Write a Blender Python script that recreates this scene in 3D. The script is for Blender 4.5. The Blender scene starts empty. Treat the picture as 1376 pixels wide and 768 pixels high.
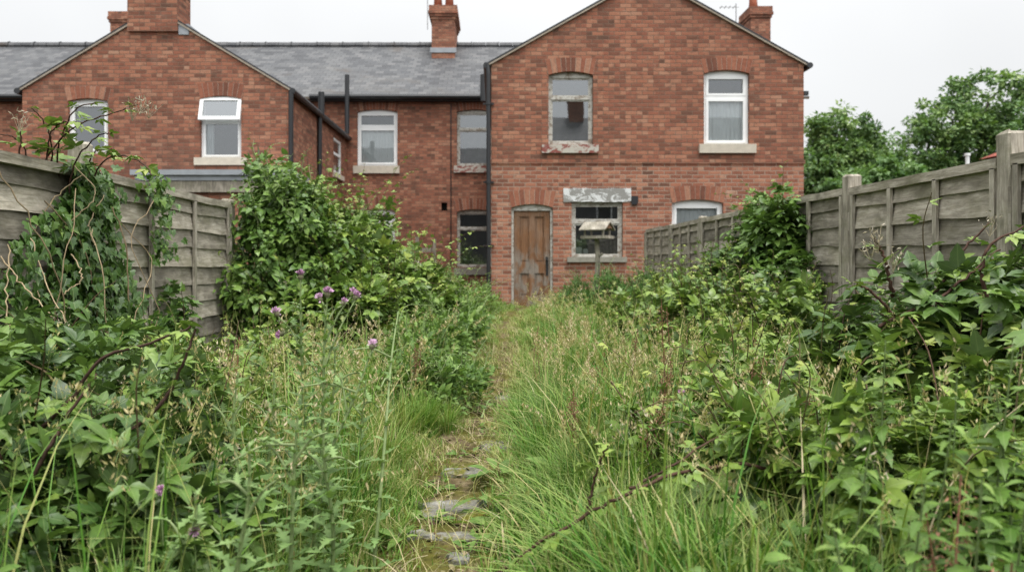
import bpy, math, random
import numpy as np
from mathutils import Vector
R = np.random.default_rng(11)
random.seed(5)
scn = bpy.context.scene
COL = scn.collection
EYE = 1.12          # eye height above the low end of the garden
PI = math.pi

def P(px, py, Y):   # a point of the place, measured in the photograph at distance Y
    return ((px - 668) * Y / 1000.0, Y, EYE + (352 - py) * Y / 1000.0)

def sstep(a, b, x):
    t = np.clip((x - a) / (b - a), 0, 1)
    return t * t * (3 - 2 * t)

def gz(x, y):       # the garden rises a little towards the houses
    return 0.22 * sstep(5.5, 13.0, np.asarray(y, float)) + 0.0 * np.asarray(x, float)

def nz(x, y, s=1.0, k=0.0):   # cheap smooth noise, about -1..1
    x = np.asarray(x) * s; y = np.asarray(y) * s
    return (np.sin(x * 1.7 + 1.3 * np.sin(y * 1.1 + k) + k) + np.sin(y * 2.3 + 1.7 * np.sin(x * .9 - k) + 2 * k)
            + np.sin((x + y) * 1.13 + k * 3)) / 3

# ------------------------------------------------------------------ mesh accumulator
class G:
    def __init__(s):
        s.v = []; s.l = []; s.n = []; s.uv = []; s.t = []; s.m = []; s.k = 0; s.hasuv = []
    def add(s, v, faces, uv=None, tint=.5, mat=0):
        v = np.asarray(v, np.float32).reshape(-1, 3)
        if isinstance(faces, tuple):      # (loops, sizes)
            lo, sz = faces
        else:
            lo = np.array([i for f in faces for i in f], np.int32); sz = np.array([len(f) for f in faces], np.int32)
        s.v.append(v); s.l.append(np.asarray(lo, np.int32) + s.k); s.n.append(np.asarray(sz, np.int32))
        s.t.append(np.broadcast_to(np.asarray(tint, np.float32), (len(v),)))
        s.m.append(np.full(len(sz), mat, np.int32))
        s.hasuv.append(np.full(len(lo), uv is not None))
        s.uv.append(np.zeros((len(lo), 2), np.float32) if uv is None else np.asarray(uv, np.float32).reshape(-1, 2))
        s.k += len(v)
        return s
    def box(s, x0, y0, z0, x1, y1, z1, tint=.5, mat=0, rz=0, piv=None):
        v = np.array([(x, y, z) for z in (z0, z1) for y in (y0, y1) for x in (x0, x1)], float)
        if rz:
            p = np.array(piv if piv is not None else [(x0 + x1) / 2, (y0 + y1) / 2, 0.0]); d = v - p
            c, sn = math.cos(rz), math.sin(rz)
            v = np.stack([d[:, 0] * c - d[:, 1] * sn, d[:, 0] * sn + d[:, 1] * c, d[:, 2]], 1) + p
        return s.add(v, [(0, 2, 3, 1), (4, 5, 7, 6), (0, 1, 5, 4), (2, 6, 7, 3), (0, 4, 6, 2), (1, 3, 7, 5)], tint=tint, mat=mat)
    def quad(s, a, b, c, d, tint=.5, mat=0, uv=None):
        return s.add([a, b, c, d], [(0, 1, 2, 3)], tint=tint, mat=mat, uv=uv)
    def tube(s, pts, r, n=6, tint=.5, mat=0, cap=True):
        pts = np.asarray(pts, float); m = len(pts)
        r = np.broadcast_to(np.asarray(r, float), (m,))
        t = np.gradient(pts, axis=0); t /= np.linalg.norm(t, axis=1)[:, None] + 1e-9
        ref = np.array([0, 0, 1.0]) if abs(t[:, 2]).mean() < .8 else np.array([1.0, 0, 0])
        a = np.cross(t, ref); a /= np.linalg.norm(a, axis=1)[:, None] + 1e-9
        b = np.cross(t, a)
        th = np.arange(n) * 2 * PI / n
        v = pts[:, None] + r[:, None, None] * (a[:, None] * np.cos(th)[None, :, None] + b[:, None] * np.sin(th)[None, :, None])
        f = [(i * n + j, i * n + (j + 1) % n, (i + 1) * n + (j + 1) % n, (i + 1) * n + j) for i in range(m - 1) for j in range(n)]
        if cap:
            f += [tuple(range(n)), tuple((m - 1) * n + j for j in range(n - 1, -1, -1))]
        return s.add(v.reshape(-1, 3), f, tint=tint, mat=mat)
    def lathe(s, c, prof, n=10, tint=.5, mat=0):
        c = np.asarray(c, float)
        pts = np.array([[0, 0, z] for r, z in prof]) + c
        th = np.arange(n) * 2 * PI / n; m = len(prof)
        v = np.array([[c[0] + r * math.cos(q), c[1] + r * math.sin(q), c[2] + z] for r, z in prof for q in th])
        f = [(i * n + j, i * n + (j + 1) % n, (i + 1) * n + (j + 1) % n, (i + 1) * n + j) for i in range(m - 1) for j in range(n)]
        f += [tuple(range(n - 1, -1, -1)), tuple((m - 1) * n + j for j in range(n))]
        return s.add(v, f, tint=tint, mat=mat)
    def inst(s, T, pos, d, nrm, sc, tint, mat=0):
        """many copies of the template T, growing along d, facing nrm"""
        pos = np.asarray(pos, float); M = len(pos)
        if M == 0: return s
        d = np.asarray(d, float); d = d / (np.linalg.norm(d, axis=1)[:, None] + 1e-9)
        z = nrm - (nrm * d).sum(1)[:, None] * d; z /= np.linalg.norm(z, axis=1)[:, None] + 1e-9
        x = np.cross(d, z)
        sc = np.broadcast_to(np.asarray(sc, float), (M,))
        V = T['v']; k = len(V)
        v = pos[:, None] + sc[:, None, None] * (V[None, :, 0, None] * x[:, None] + V[None, :, 1, None] * d[:, None] + V[None, :, 2, None] * z[:, None])
        lo = (T['lo'][None] + (np.arange(M) * k)[:, None]).reshape(-1)
        sz = np.tile(T['sz'], M)
        uv = np.tile(T['uv'][T['lo']], (M, 1))
        t = np.repeat(np.broadcast_to(np.asarray(tint, float), (M,)), k)
        return s.add(v.reshape(-1, 3), (lo, sz), uv=uv, tint=t, mat=mat)
    def build(s, name, mats, origin=(0, 0, 0), smooth=False):
        me = bpy.data.meshes.new(name)
        v = np.concatenate(s.v); lo = np.concatenate(s.l); sz = np.concatenate(s.n); uv = np.concatenate(s.uv)
        st = np.concatenate([[0], np.cumsum(sz)[:-1]]).astype(np.int32)
        hu = np.concatenate(s.hasuv)
        if not hu.all():              # box projection in metres
            a, b, c = v[lo[st]], v[lo[st + 1]], v[lo[st + 2]]
            nn = np.abs(np.cross(b - a, c - a)); ax = np.repeat(nn.argmax(1), sz); w = v[lo]
            bu = np.where(ax == 0, w[:, 1], w[:, 0]); bv = np.where(ax == 2, w[:, 1], w[:, 2])
            uv = np.where(hu[:, None], uv, np.stack([bu, bv], 1))
        v = v - np.asarray(origin, np.float32)
        me.vertices.add(len(v)); me.vertices.foreach_set('co', v.astype(np.float32).ravel())
        me.loops.add(len(lo)); me.loops.foreach_set('vertex_index', lo)
        me.polygons.add(len(sz)); me.polygons.foreach_set('loop_start', st); me.polygons.foreach_set('loop_total', sz)
        me.polygons.foreach_set('material_index', np.concatenate(s.m))
        ms = mats if isinstance(mats, (list, tuple)) else [mats]
        sm = smooth or ms[0].name in SOFT
        me.polygons.foreach_set('use_smooth', np.full(len(sz), sm))
        u = me.uv_layers.new(name='UVMap'); u.data.foreach_set('uv', uv.astype(np.float32).ravel())
        at = me.attributes.new('tint', 'FLOAT', 'POINT'); at.data.foreach_set('value', np.concatenate(s.t).astype(np.float32))
        me.update(calc_edges=True)
        for m in (mats if isinstance(mats, (list, tuple)) else [mats]): me.materials.append(m)
        return me

def tag(o, label=None, cat=None, group=None, kind=None):
    if label: o['label'] = label
    if cat: o['category'] = cat
    if group: o['group'] = group
    if kind: o['kind'] = kind
    return o

def thing(name, label, cat, loc, group=None):
    o = bpy.data.objects.new(name, None); o.empty_display_size = .2
    o.location = loc; COL.objects.link(o)
    return tag(o, label, cat, group)

def root_loc(o):
    while o.parent: o = o.parent
    return np.array(o.location)

def part(name, g, mats, parent, label=None, smooth=False):
    me = g.build(name, mats, root_loc(parent), smooth)
    o = bpy.data.objects.new(name, me); COL.objects.link(o); o.parent = parent
    if label: o['label'] = label
    return o

def single(name, g, mats, label, cat, loc, group=None, smooth=False):
    me = g.build(name, mats, loc, smooth)
    o = bpy.data.objects.new(name, me); o.location = loc; COL.objects.link(o)
    return tag(o, label, cat, group)

def setting(name, g, mats, kind, label, cat, smooth=False):
    o = bpy.data.objects.new(name, g.build(name, mats, (0, 0, 0), smooth)); COL.objects.link(o)
    return tag(o, label, cat, None, kind)

# ------------------------------------------------------------------ materials
SOFT = {'bramble_cane', 'dead_stem', 'green_stem', 'thistle_bract', 'tree_bark', 'clay_pot', 'mossy_path', 'net_curtain', 'nettle_leaf', 'bramble_leaf', 'deep_green_bramble_leaf', 'climber_leaf', 'thistle_leaf', 'grass_blade', 'weed_leaf'}
class NB:
    def __init__(s, name):
        s.m = bpy.data.materials.new(name); s.m.use_nodes = True; s.t = s.m.node_tree; s.t.nodes.clear()
        s.out = s.n('ShaderNodeOutputMaterial')
    def n(s, typ, ins=None, **kw):
        q = s.t.nodes.new(typ)
        for k, v in kw.items(): setattr(q, k, v)
        for k, v in (ins or {}).items():
            if isinstance(v, bpy.types.NodeSocket): s.t.links.new(v, q.inputs[k])
            else: q.inputs[k].default_value = v
        return q
    def math(s, op, a, b=0.0, c=None):
        i = {0: a, 1: b}
        if c is not None: i[2] = c
        return s.n('ShaderNodeMath', i, operation=op).outputs[0]
    def mix(s, f, a, b, bt='MIX'):
        q = s.n('ShaderNodeMix', data_type='RGBA', blend_type=bt)
        for i, v in ((0, f), (6, a), (7, b)):
            if isinstance(v, bpy.types.NodeSocket): s.t.links.new(v, q.inputs[i])
            else: q.inputs[i].default_value = v if i == 0 else (*v[:3], 1)
        return q.outputs[2]
    def ramp(s, f, stops, interp='LINEAR'):
        q = s.n('ShaderNodeValToRGB'); e = q.color_ramp.elements; q.color_ramp.interpolation = interp
        while len(e) < len(stops): e.new(.5)
        for el, (p, c) in zip(e, stops):
            el.position = p; el.color = (*c, 1) if not np.isscalar(c) else (c, c, c, 1)
        s.t.links.new(f, q.inputs[0]); return q.outputs[0]
    def noise(s, vec, scale, detail=4, rough=.55, dist=0.0):
        q = s.n('ShaderNodeTexNoise', {'Scale': scale, 'Detail': detail, 'Roughness': rough, 'Distortion': dist})
        if vec is not None: s.t.links.new(vec, q.inputs['Vector'])
        return q.outputs[0]
    def uv(s): return s.n('ShaderNodeUVMap').outputs[0]
    def obj(s): return s.n('ShaderNodeTexCoord').outputs['Object']
    def geo(s): return s.n('ShaderNodeNewGeometry')
    def tint(s): return s.n('ShaderNodeAttribute', attribute_name='tint').outputs['Fac']
    def scale(s, vec, sc): return s.n('ShaderNodeMapping', {0: vec, 'Scale': sc}).outputs[0]
    def bump(s, h, st=.3, dist=.01): return s.n('ShaderNodeBump', {'Height': h, 'Strength': st, 'Distance': dist}).outputs[0]
    def pbr(s, col, rough=.7, spec=.3, metal=0.0, normal=None, **kw):
        q = s.n('ShaderNodeBsdfPrincipled', {'Roughness': rough, 'Specular IOR Level': spec, 'Metallic': metal})
        if isinstance(col, bpy.types.NodeSocket): s.t.links.new(col, q.inputs['Base Color'])
        else: q.inputs['Base Color'].default_value = (*col, 1)
        if normal is not None: s.t.links.new(normal, q.inputs['Normal'])
        return q.outputs[0]
    def end(s, sh): s.t.links.new(sh, s.out.inputs[0]); return s.m

def blocks(name, bw, bh, gap, stops, mortar, bump=.5, rough=.85, spec=.2, weather=None, wobble=.004, gapmix=1.0, headers=0.0, smudge=0.0):
    """courses of bricks or slates laid in metres on the UV map, each with its own colour"""
    b = NB(name)
    uv = b.uv()
    wob = b.n('ShaderNodeTexNoise', {'Vector': uv, 'Scale': 9.0, 'Detail': 3})
    w2 = b.n('ShaderNodeVectorMath', {0: wob.outputs['Color'], 1: (.5, .5, .5)}, operation='SUBTRACT').outputs[0]
    w3 = b.n('ShaderNodeVectorMath', {0: w2, 'Scale': wobble * 4}, operation='SCALE').outputs[0]
    p = b.n('ShaderNodeVectorMath', {0: uv, 1: w3}, operation='ADD').outputs[0]
    s = b.n('ShaderNodeSeparateXYZ', {0: p})
    v = b.math('DIVIDE', s.outputs[1], bh); row = b.math('FLOOR', v)
    half = b.math('MULTIPLY', b.math('FLOORED_MODULO', row, 2.0), .5)
    u = b.math('ADD', b.math('DIVIDE', s.outputs[0], bw), half); colm = b.math('FLOOR', u)
    idv = b.n('ShaderNodeCombineXYZ', {0: colm, 1: row}).outputs[0]
    wn = b.n('ShaderNodeTexWhiteNoise', {'Vector': idv}, noise_dimensions='3D')
    # neighbouring bricks of one batch share a tone
    batch = b.noise(b.scale(uv, (.5, .8, 1)), 1.6, 3)
    idh = b.n('ShaderNodeCombineXYZ', {0: b.math('FLOOR', b.math('MULTIPLY', u, 2.0)), 1: row, 2: 7.0}).outputs[0]
    wh = b.n('ShaderNodeTexWhiteNoise', {'Vector': idh}, noise_dimensions='3D').outputs['Value']
    split = b.math('MULTIPLY', b.math('GREATER_THAN', b.n('ShaderNodeSeparateColor', {0: wn.outputs['Color']}).outputs[1], .62), headers)
    vv = b.math('ADD', b.math('MULTIPLY', wn.outputs['Value'], b.math('SUBTRACT', 1.0, split)), b.math('MULTIPLY', wh, split))
    val = b.math('ADD', b.math('MULTIPLY', vv, .8), b.math('MULTIPLY', b.math('SUBTRACT', batch, .36), .40))
    col = b.ramp(val, stops)
    fu = b.math('FRACT', u); fv = b.math('FRACT', v)
    du = b.math('MULTIPLY', b.math('MINIMUM', fu, b.math('SUBTRACT', 1.0, fu)), bw)
    dv = b.math('MULTIPLY', b.math('MINIMUM', fv, b.math('SUBTRACT', 1.0, fv)), bh)
    dd = b.math('MINIMUM', du, dv)
    mask = b.n('ShaderNodeMapRange', {0: dd, 1: gap * .35, 2: gap * .8}, interpolation_type='SMOOTHSTEP').outputs[0]
    fine = b.noise(uv, 45, 5, .65)
    col = b.mix(.55, col, b.ramp(fine, [(.25, .55), (.75, 1.3)]), 'MULTIPLY')
    if smudge:
        sm = b.ramp(b.noise(b.scale(uv, (7, 15, 1)), 1.0, 5, .65, .4), [(.54, 0.0), (.66, 1.0)])
        col = b.mix(b.math('MULTIPLY', sm, smudge), col, (.085, .05, .036))
        sm2 = b.ramp(b.noise(b.scale(uv, (5, 14, 2)), 1.3, 4, .6, .4), [(.60, 0.0), (.70, 1.0)])
        col = b.mix(b.math('MULTIPLY', sm2, smudge * .7), col, (.46, .30, .22))
    mo = b.mix(b.noise(uv, 2.2, 3), [c * .75 for c in mortar], [min(1, c * 1.2) for c in mortar])
    mk = b.math('MULTIPLY', b.math('SUBTRACT', 1.0, mask), gapmix)
    c2 = b.mix(mk, col, mo)
    if weather:
        for (sc, lo, hi, wc, amt) in weather:
            f = b.ramp(b.noise(b.scale(uv, (sc, sc * 1.4, 1)), 1.0, 6, .65, .6), [(lo, 0.0), (hi, 1.0)])
            c2 = b.mix(b.math('MULTIPLY', f, amt), c2, wc)
    h = b.math('ADD', b.math('MULTIPLY', mask, .7), b.math('MULTIPLY', fine, .4))
    nrm = b.bump(h, bump, .012)
    return b.end(b.pbr(c2, rough, spec, normal=nrm))

M = {}
M['brick'] = blocks('red_brick', .225, .0800, .0115,
    [(.0, (0.117, 0.067, 0.048)), (.11, (0.185, 0.082, 0.055)), (.4, (0.278, 0.110, 0.071)), (.62, (0.336, 0.142, 0.088)), (.82, (0.390, 0.190, 0.121)), (.95, (0.390, 0.241, 0.166)), (1., (0.439, 0.339, 0.262))],
    (0.171, 0.115, 0.084), .6, .92, .12,
    [(.35, .50, .74, (0.127, 0.067, 0.048), .50), (.9, .60, .78, (0.390, 0.267, 0.202), .30), (.7, .57, .70, (0.083, 0.057, 0.042), .40)], headers=1.0, smudge=.5, wobble=.006)
M['brick_pale'] = blocks('repointed_brick', .225, .0800, .0135,
    [(.0, (0.127, 0.067, 0.048)), (.11, (0.205, 0.087, 0.058)), (.4, (0.302, 0.121, 0.077)), (.62, (0.366, 0.156, 0.098)), (.82, (0.409, 0.205, 0.133)), (1., (0.448, 0.328, 0.241))],
    (.31, .235, .18), .6, .92, .12,
    [(.35, .52, .75, (0.137, 0.070, 0.050), .45), (.8, .60, .74, (0.098, 0.062, 0.046), .35)], headers=1.0, smudge=.5, wobble=.006)
M['slate'] = blocks('slate', .27, .21, .014,
    [(.0, (0.036, 0.037, 0.041)), (.3, (0.063, 0.065, 0.070)), (.6, (0.087, 0.089, 0.092)), (.85, (0.114, 0.113, 0.115)), (1., (0.146, 0.141, 0.136))],
    (0.025, 0.023, 0.025), .5, .55, .4,
    [(.45, .52, .75, (0.134, 0.130, 0.121), .45), (.5, .58, .70, (0.069, 0.049, 0.034), .6)], wobble=.006, gapmix=.85)
M['redtile'] = blocks('red_tile', .22, .12, .012, [(.0, (.2, .05, .035)), (.6, (.34, .09, .06)), (1., (.4, .15, .1))], (.06, .03, .03))

def plain(name, c, rough=.6, spec=.4, metal=0, var=.25, nsc=6, bump=0.0):
    b = NB(name); o = b.uv()
    f = b.noise(o, nsc, 6, .6)
    col = b.mix(b.math('MULTIPLY', 1.0, 1.0), c, c)
    col = b.mix(f, [x * (1 - var) for x in c], [min(1, x * (1 + var)) for x in c])
    nr = b.bump(b.noise(o, nsc * 6, 4), bump, .005) if bump else None
    return b.end(b.pbr(col, rough, spec, metal, nr))

M['upvc'] = plain('white_plastic_frame', (.80, .81, .80), .35, .5, 0, .06, 3)
M['blackpipe'] = plain('black_painted_iron', (.016, .017, .019), .4, .5, 0, .3)
M['lead'] = plain('grey_lead', (.27, .29, .31), .55, .5, 0, .35, 5, .2)
M['stone'] = plain('sandstone_sill', (.50, .45, .37), .9, .2, 0, .3, 8, .4)
M['mortar'] = plain('lime_mortar', (.36, .31, .25), .95, .1, 0, .4, 9, .5)
M['render'] = plain('dark_render', (.055, .056, .058), .9, .1)
M['pot'] = plain('clay_pot', (.33, .11, .065), .8, .2, 0, .3)
M['dark'] = plain('dark_void', (.012, .011, .010), .9, .1)
M['inner'] = plain('plastered_inside', (.20, .19, .17), .9, .1)
M['greymetal'] = plain('grey_metal', (.3, .3, .3), .5, .5, .6)
M['fabric'] = plain('net_curtain', (.86, .88, .88), .9, .1, 0, .12, 4)
M['blind'] = plain('vertical_blind', (.80, .82, .82), .8, .2, 0, .1, 4)
M['whitebox'] = plain('white_card', (.75, .75, .72), .7, .2)
M['concrete_post'] = plain('weathered_post', (.26, .245, .205), .95, .15, 0, .45, 14, .6)

def peeling(name, paint, under, lo=.46, hi=.56, sc=7):
    b = NB(name); o = b.uv()
    f = b.ramp(b.noise(b.scale(o, (1, 1.6, 1)), sc, 8, .7, .8), [(lo, 0.0), (hi, 1.0)])
    c = b.mix(f, under, paint)
    d = b.mix(b.noise(o, 30, 4), [.75] * 3, [1.1] * 3)
    c = b.mix(1.0, c, d, 'MULTIPLY')
    return b.end(b.pbr(c, .75, .25, normal=b.bump(f, .4, .004)))
M['oldpaint'] = peeling('peeling_white_paint', (.50, .485, .44), (.24, .20, .155), .40, .52, 8)
M['redpaint'] = peeling('peeling_red_sill', (.47, .44, .38), (.24, .075, .06), .46, .53, 5)
M['lintelpaint'] = peeling('flaking_lintel', (.66, .67, .66), (.27, .265, .245), .50, .54, 3.6)

def woodmat(name, c1, c2, algae, alg_amt=.5, gs=(3.4, 34, 40), rough=.9, bump=.5):
    """weathered timber, the grain running along U"""
    b = NB(name); o = b.uv()
    grain = b.noise(b.scale(o, gs), 1.0, 7, .7, 1.2)
    patch = b.noise(b.scale(o, (3.2, 7, 1) if gs[0] < gs[1] else (7, 3.2, 1)), 1.3, 6, .65, .4)
    t = b.tint()
    c = b.ramp(grain, [(.25, [x * .42 for x in c1]), (.42, c1), (.62, c2), (.82, [x * 1.15 for x in c2])])
    c = b.mix(b.ramp(patch, [(.42, 0.0), (.66, .80)]), c, [x * .46 for x in c1])
    a = b.ramp(b.noise(b.scale(o, (1.5, 2.5, 1)), 1.6, 6, .7), [(.48, 0.0), (.68, 1.0)])
    c = b.mix(b.math('MULTIPLY', a, alg_amt), c, algae)
    c = b.mix(1.0, c, b.ramp(t, [(0, .50), (1, 1.42)]), 'MULTIPLY')
    return b.end(b.pbr(c, rough, .15, normal=b.bump(grain, bump, .006)))
M['fence'] = woodmat('weathered_fence_wood', (.29, .258, .205), (.46, .42, .35), (.13, .128, .065), .5)
M['batten'] = woodmat('weathered_batten', (.30, .27, .215), (.47, .43, .36), (.14, .14, .075), .4, (40, 2.5, 40))
M['postwood'] = woodmat('weathered_post_wood', (.28, .25, .20), (.45, .41, .34), (.13, .135, .07), .55, (38, 2.2, 38), bump=.8)

def doormat():
    b = NB('weathered_varnished_door'); o = b.uv()
    g = b.noise(b.scale(o, (42, 2.2, 1)), 1.0, 7, .7, 1.4)
    c = b.ramp(g, [(.25, (.06, .028, .013)), (.5, (.18, .085, .038)), (.75, (.29, .155, .075))])
    worn = b.ramp(b.noise(b.scale(o, (3, 1.6, 1)), 1.5, 7, .7, .5), [(.43, 0.0), (.56, 1.0)])
    sp = b.n('ShaderNodeSeparateXYZ', {0: o})
    low = b.n('ShaderNodeMapRange', {0: sp.outputs[1], 1: 1.55, 2: 1.15}).outputs[0]
    grey = b.ramp(g, [(.25, (.09, .075, .06)), (.75, (.33, .28, .23))])
    f = b.math('MULTIPLY', worn, b.math('ADD', b.math('MULTIPLY', low, .75), .25))
    c = b.mix(f, c, grey)
    return b.end(b.pbr(c, .65, .3, normal=b.bump(g, .4, .005)))
M['door'] = doormat()

def glassmat(name, refl, tint):
    b = NB(name)
    wv = b.bump(b.noise(b.uv(), 1.6, 1), .03, .02)
    gl = b.n('ShaderNodeBsdfGlossy', {'Color': (.93, .97, 1, 1), 'Roughness': .015, 'Normal': wv}).outputs[0]
    tr = b.n('ShaderNodeBsdfTransparent', {'Color': (*tint, 1)}).outputs[0]
    fr = b.n('ShaderNodeFresnel', {'IOR': 1.5}).outputs[0]
    f = b.math('ADD', fr, refl)
    dirt = b.n('ShaderNodeBsdfDiffuse', {'Color': (.25, .26, .26, 1)}).outputs[0]
    q = b.n('ShaderNodeMixShader', {0: f, 1: tr, 2: gl}).outputs[0]
    df = b.math('MULTIPLY', b.noise(b.scale(b.uv(), (2, 2, 1)), 2.0, 6, .7), .09)
    return b.end(b.n('ShaderNodeMixShader', {0: df, 1: q, 2: dirt}).outputs[0])
M['glass'] = glassmat('old_window_glass', .20, (.75, .8, .8))
M['glassclear'] = glassmat('window_glass', .12, (.92, .95, .95))

def leafmat(name, stops, rough=.38, transl=.12, back=1.35, vein=.5, spec=.36, tcol=None):
    b = NB(name); t = b.tint(); uv = b.uv()
    sp = b.n('ShaderNodeSeparateXYZ', {0: uv})
    c = b.ramp(t, stops)
    blot = b.noise(b.geo().outputs['Position'], 22, 3)
    c = b.mix(.7, c, b.ramp(blot, [(.3, .62), (.7, 1.28)]), 'MULTIPLY')
    x = b.math('ABSOLUTE', b.math('SUBTRACT', sp.outputs[0], .5))
    mid = b.math('SUBTRACT', 1.0, b.n('ShaderNodeMapRange', {0: x, 1: .012, 2: .05}).outputs[0])
    ph = b.math('ADD', b.math('MULTIPLY', sp.outputs[1], 46.0), b.math('MULTIPLY', x, -60.0))
    side = b.n('ShaderNodeMapRange', {0: b.math('SINE', ph), 1: .80, 2: 1.0}).outputs[0]
    vv = b.math('MAXIMUM', mid, b.math('MULTIPLY', side, .45))
    vc = b.mix(.5, c, (.30, .36, .16))
    c = b.mix(b.math('MULTIPLY', vv, vein), c, vc)
    bk = b.geo().outputs['Backfacing']
    cb = b.mix(.5, c, (.16, .20, .12))
    c = b.mix(b.math('MULTIPLY', bk, .7), c, cb)
    pr = b.pbr(c, rough, spec)
    q = b.n('ShaderNodeBsdfTranslucent').outputs[0].node
    tc = b.mix(1.0, c, (1.25, 1.5, .55), 'MULTIPLY')
    b.t.links.new(tc, q.inputs[0])
    return b.end(b.n('ShaderNodeMixShader', {0: transl, 1: pr, 2: q.outputs[0]}).outputs[0])

L = {}
L['bramble'] = leafmat('bramble_leaf', [(0, (0.022, 0.051, 0.009)), (.3, (0.059, 0.120, 0.016)), (.6, (0.124, 0.209, 0.027)), (.85, (0.221, 0.306, 0.050)), (.95, (0.339, 0.299, 0.065)), (1, (0.305, 0.133, 0.036))])
L['brambledeep'] = leafmat('deep_green_bramble_leaf', [(0, (0.019, 0.048, 0.010)), (.35, (0.046, 0.102, 0.016)), (.65, (0.099, 0.178, 0.028)), (.9, (0.183, 0.262, 0.047)), (.97, (0.294, 0.256, 0.057)), (1, (0.282, 0.128, 0.038))], .42)  # a slightly darker green leaf, used for the two near mounds
L['climber'] = leafmat('climber_leaf', [(0, (0.026, 0.065, 0.010)), (.35, (0.063, 0.134, 0.021)), (.65, (0.119, 0.213, 0.035)), (.93, (0.204, 0.302, 0.067)), (1, (0.289, 0.271, 0.071))], .42, .15)
L['ivy'] = leafmat('ivy_leaf', [(0, (0.017, 0.048, 0.009)), (.5, (0.058, 0.131, 0.022)), (.85, (0.125, 0.217, 0.037)), (1, (0.236, 0.304, 0.067))], .38, .12, spec=.4, vein=.8)
L['nettle'] = leafmat('nettle_leaf', [(0, (0.029, 0.075, 0.013)), (.5, (0.078, 0.163, 0.025)), (.85, (0.151, 0.254, 0.041)), (1, (0.246, 0.349, 0.075))], .5, .25, spec=.4)
L['thistle'] = leafmat('thistle_leaf', [(0, (0.074, 0.137, 0.040)), (.5, (0.154, 0.257, 0.076)), (.85, (0.245, 0.354, 0.126)), (1, (0.340, 0.343, 0.126))], .6, .2, vein=.7)
L['weed'] = leafmat('weed_leaf', [(0, (0.032, 0.079, 0.013)), (.4, (0.081, 0.163, 0.025)), (.7, (0.148, 0.252, 0.046)), (.92, (0.238, 0.336, 0.083)), (1, (0.324, 0.294, 0.099))], .55, .25)
L['feather'] = leafmat('feathery_leaf', [(0, (0.031, 0.092, 0.015)), (.5, (0.059, 0.152, 0.024)), (1, (0.106, 0.223, 0.044))], .6, .25)
L['tree'] = leafmat('tree_leaf', [(0, (0.045, 0.103, 0.033)), (.4, (0.129, 0.225, 0.070)), (.75, (0.232, 0.329, 0.110)), (1, (0.345, 0.425, 0.184))], .5, .25, vein=0)
L['palecrown'] = leafmat('pale_tree_leaf', [(0, (0.059, 0.137, 0.043)), (.5, (0.138, 0.247, 0.077)), (1, (0.240, 0.347, 0.154))], .5, .28, vein=0)

def grassmat():
    b = NB('grass_blade'); t = b.tint(); uv = b.uv(); sp = b.n('ShaderNodeSeparateXYZ', {0: uv})
    c = b.ramp(t, [(0, (.030, .105, .016)), (.22, (.075, .195, .026)), (.42, (.150, .285, .046)), (.60, (.255, .330, .085)), (.76, (.38, .35, .14)), (.9, (.50, .41, .23)), (1, (.58, .49, .33))])
    dry = b.n('ShaderNodeMapRange', {0: sp.outputs[1], 1: .72, 2: 1.0}).outputs[0]
    c = b.mix(b.math('MULTIPLY', dry, .45), c, (.38, .31, .15))
    pr = b.pbr(c, .5, .22)
    q = b.n('ShaderNodeBsdfTranslucent').outputs[0].node
    b.t.links.new(b.mix(1.0, c, (1.2, 1.35, .6), 'MULTIPLY'), q.inputs[0])
    return b.end(b.n('ShaderNodeMixShader', {0: .20, 1: pr, 2: q.outputs[0]}).outputs[0])
L['grass'] = grassmat()

def tintmat(name, stops, rough=.8, spec=.2, nsc=30):
    b = NB(name); c = b.ramp(b.tint(), stops)
    c = b.mix(.6, c, b.ramp(b.noise(b.geo().outputs['Position'], nsc, 4), [(.3, .6), (.7, 1.3)]), 'MULTIPLY')
    return b.end(b.pbr(c, rough, spec))
M['cane'] = tintmat('bramble_cane', [(0, (.040, .024, .018)), (.4, (.090, .048, .034)), (.7, (.13, .125, .05)), (1, (.27, .21, .13))])
M['deadstem'] = tintmat('dead_stem', [(0, (.20, .145, .085)), (.5, (.36, .28, .17)), (1, (.48, .39, .26))])
M['greenstem'] = tintmat('green_stem', [(0, (.085, .13, .045)), (.5, (.19, .255, .10)), (1, (.30, .34, .17))], .6, .3)
M['purple'] = tintmat('thistle_purple', [(0, (.34, .13, .28)), (.5, (.60, .35, .53)), (1, (.78, .60, .72))])
M['bract'] = tintmat('thistle_bract', [(0, (.09, .10, .05)), (1, (.22, .20, .12))])
M['blossom'] = tintmat('pale_blossom', [(0, (.20, .16, .08)), (.5, (.42, .37, .27)), (1, (.60, .54, .46))])
M['rust'] = tintmat('rusty_seed', [(0, (.11, .045, .025)), (.5, (.27, .14, .085)), (1, (.44, .29, .2))])
M['bark'] = tintmat('tree_bark', [(0, (.05, .042, .034)), (1, (.13, .11, .09))])
M['archbrick'] = tintmat('arch_brick', [(0, (.15, .066, .045)), (.4, (.25, .098, .062)), (.75, (.30, .125, .078)), (1, (.36, .19, .125))], .9, .15, 22)

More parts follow.
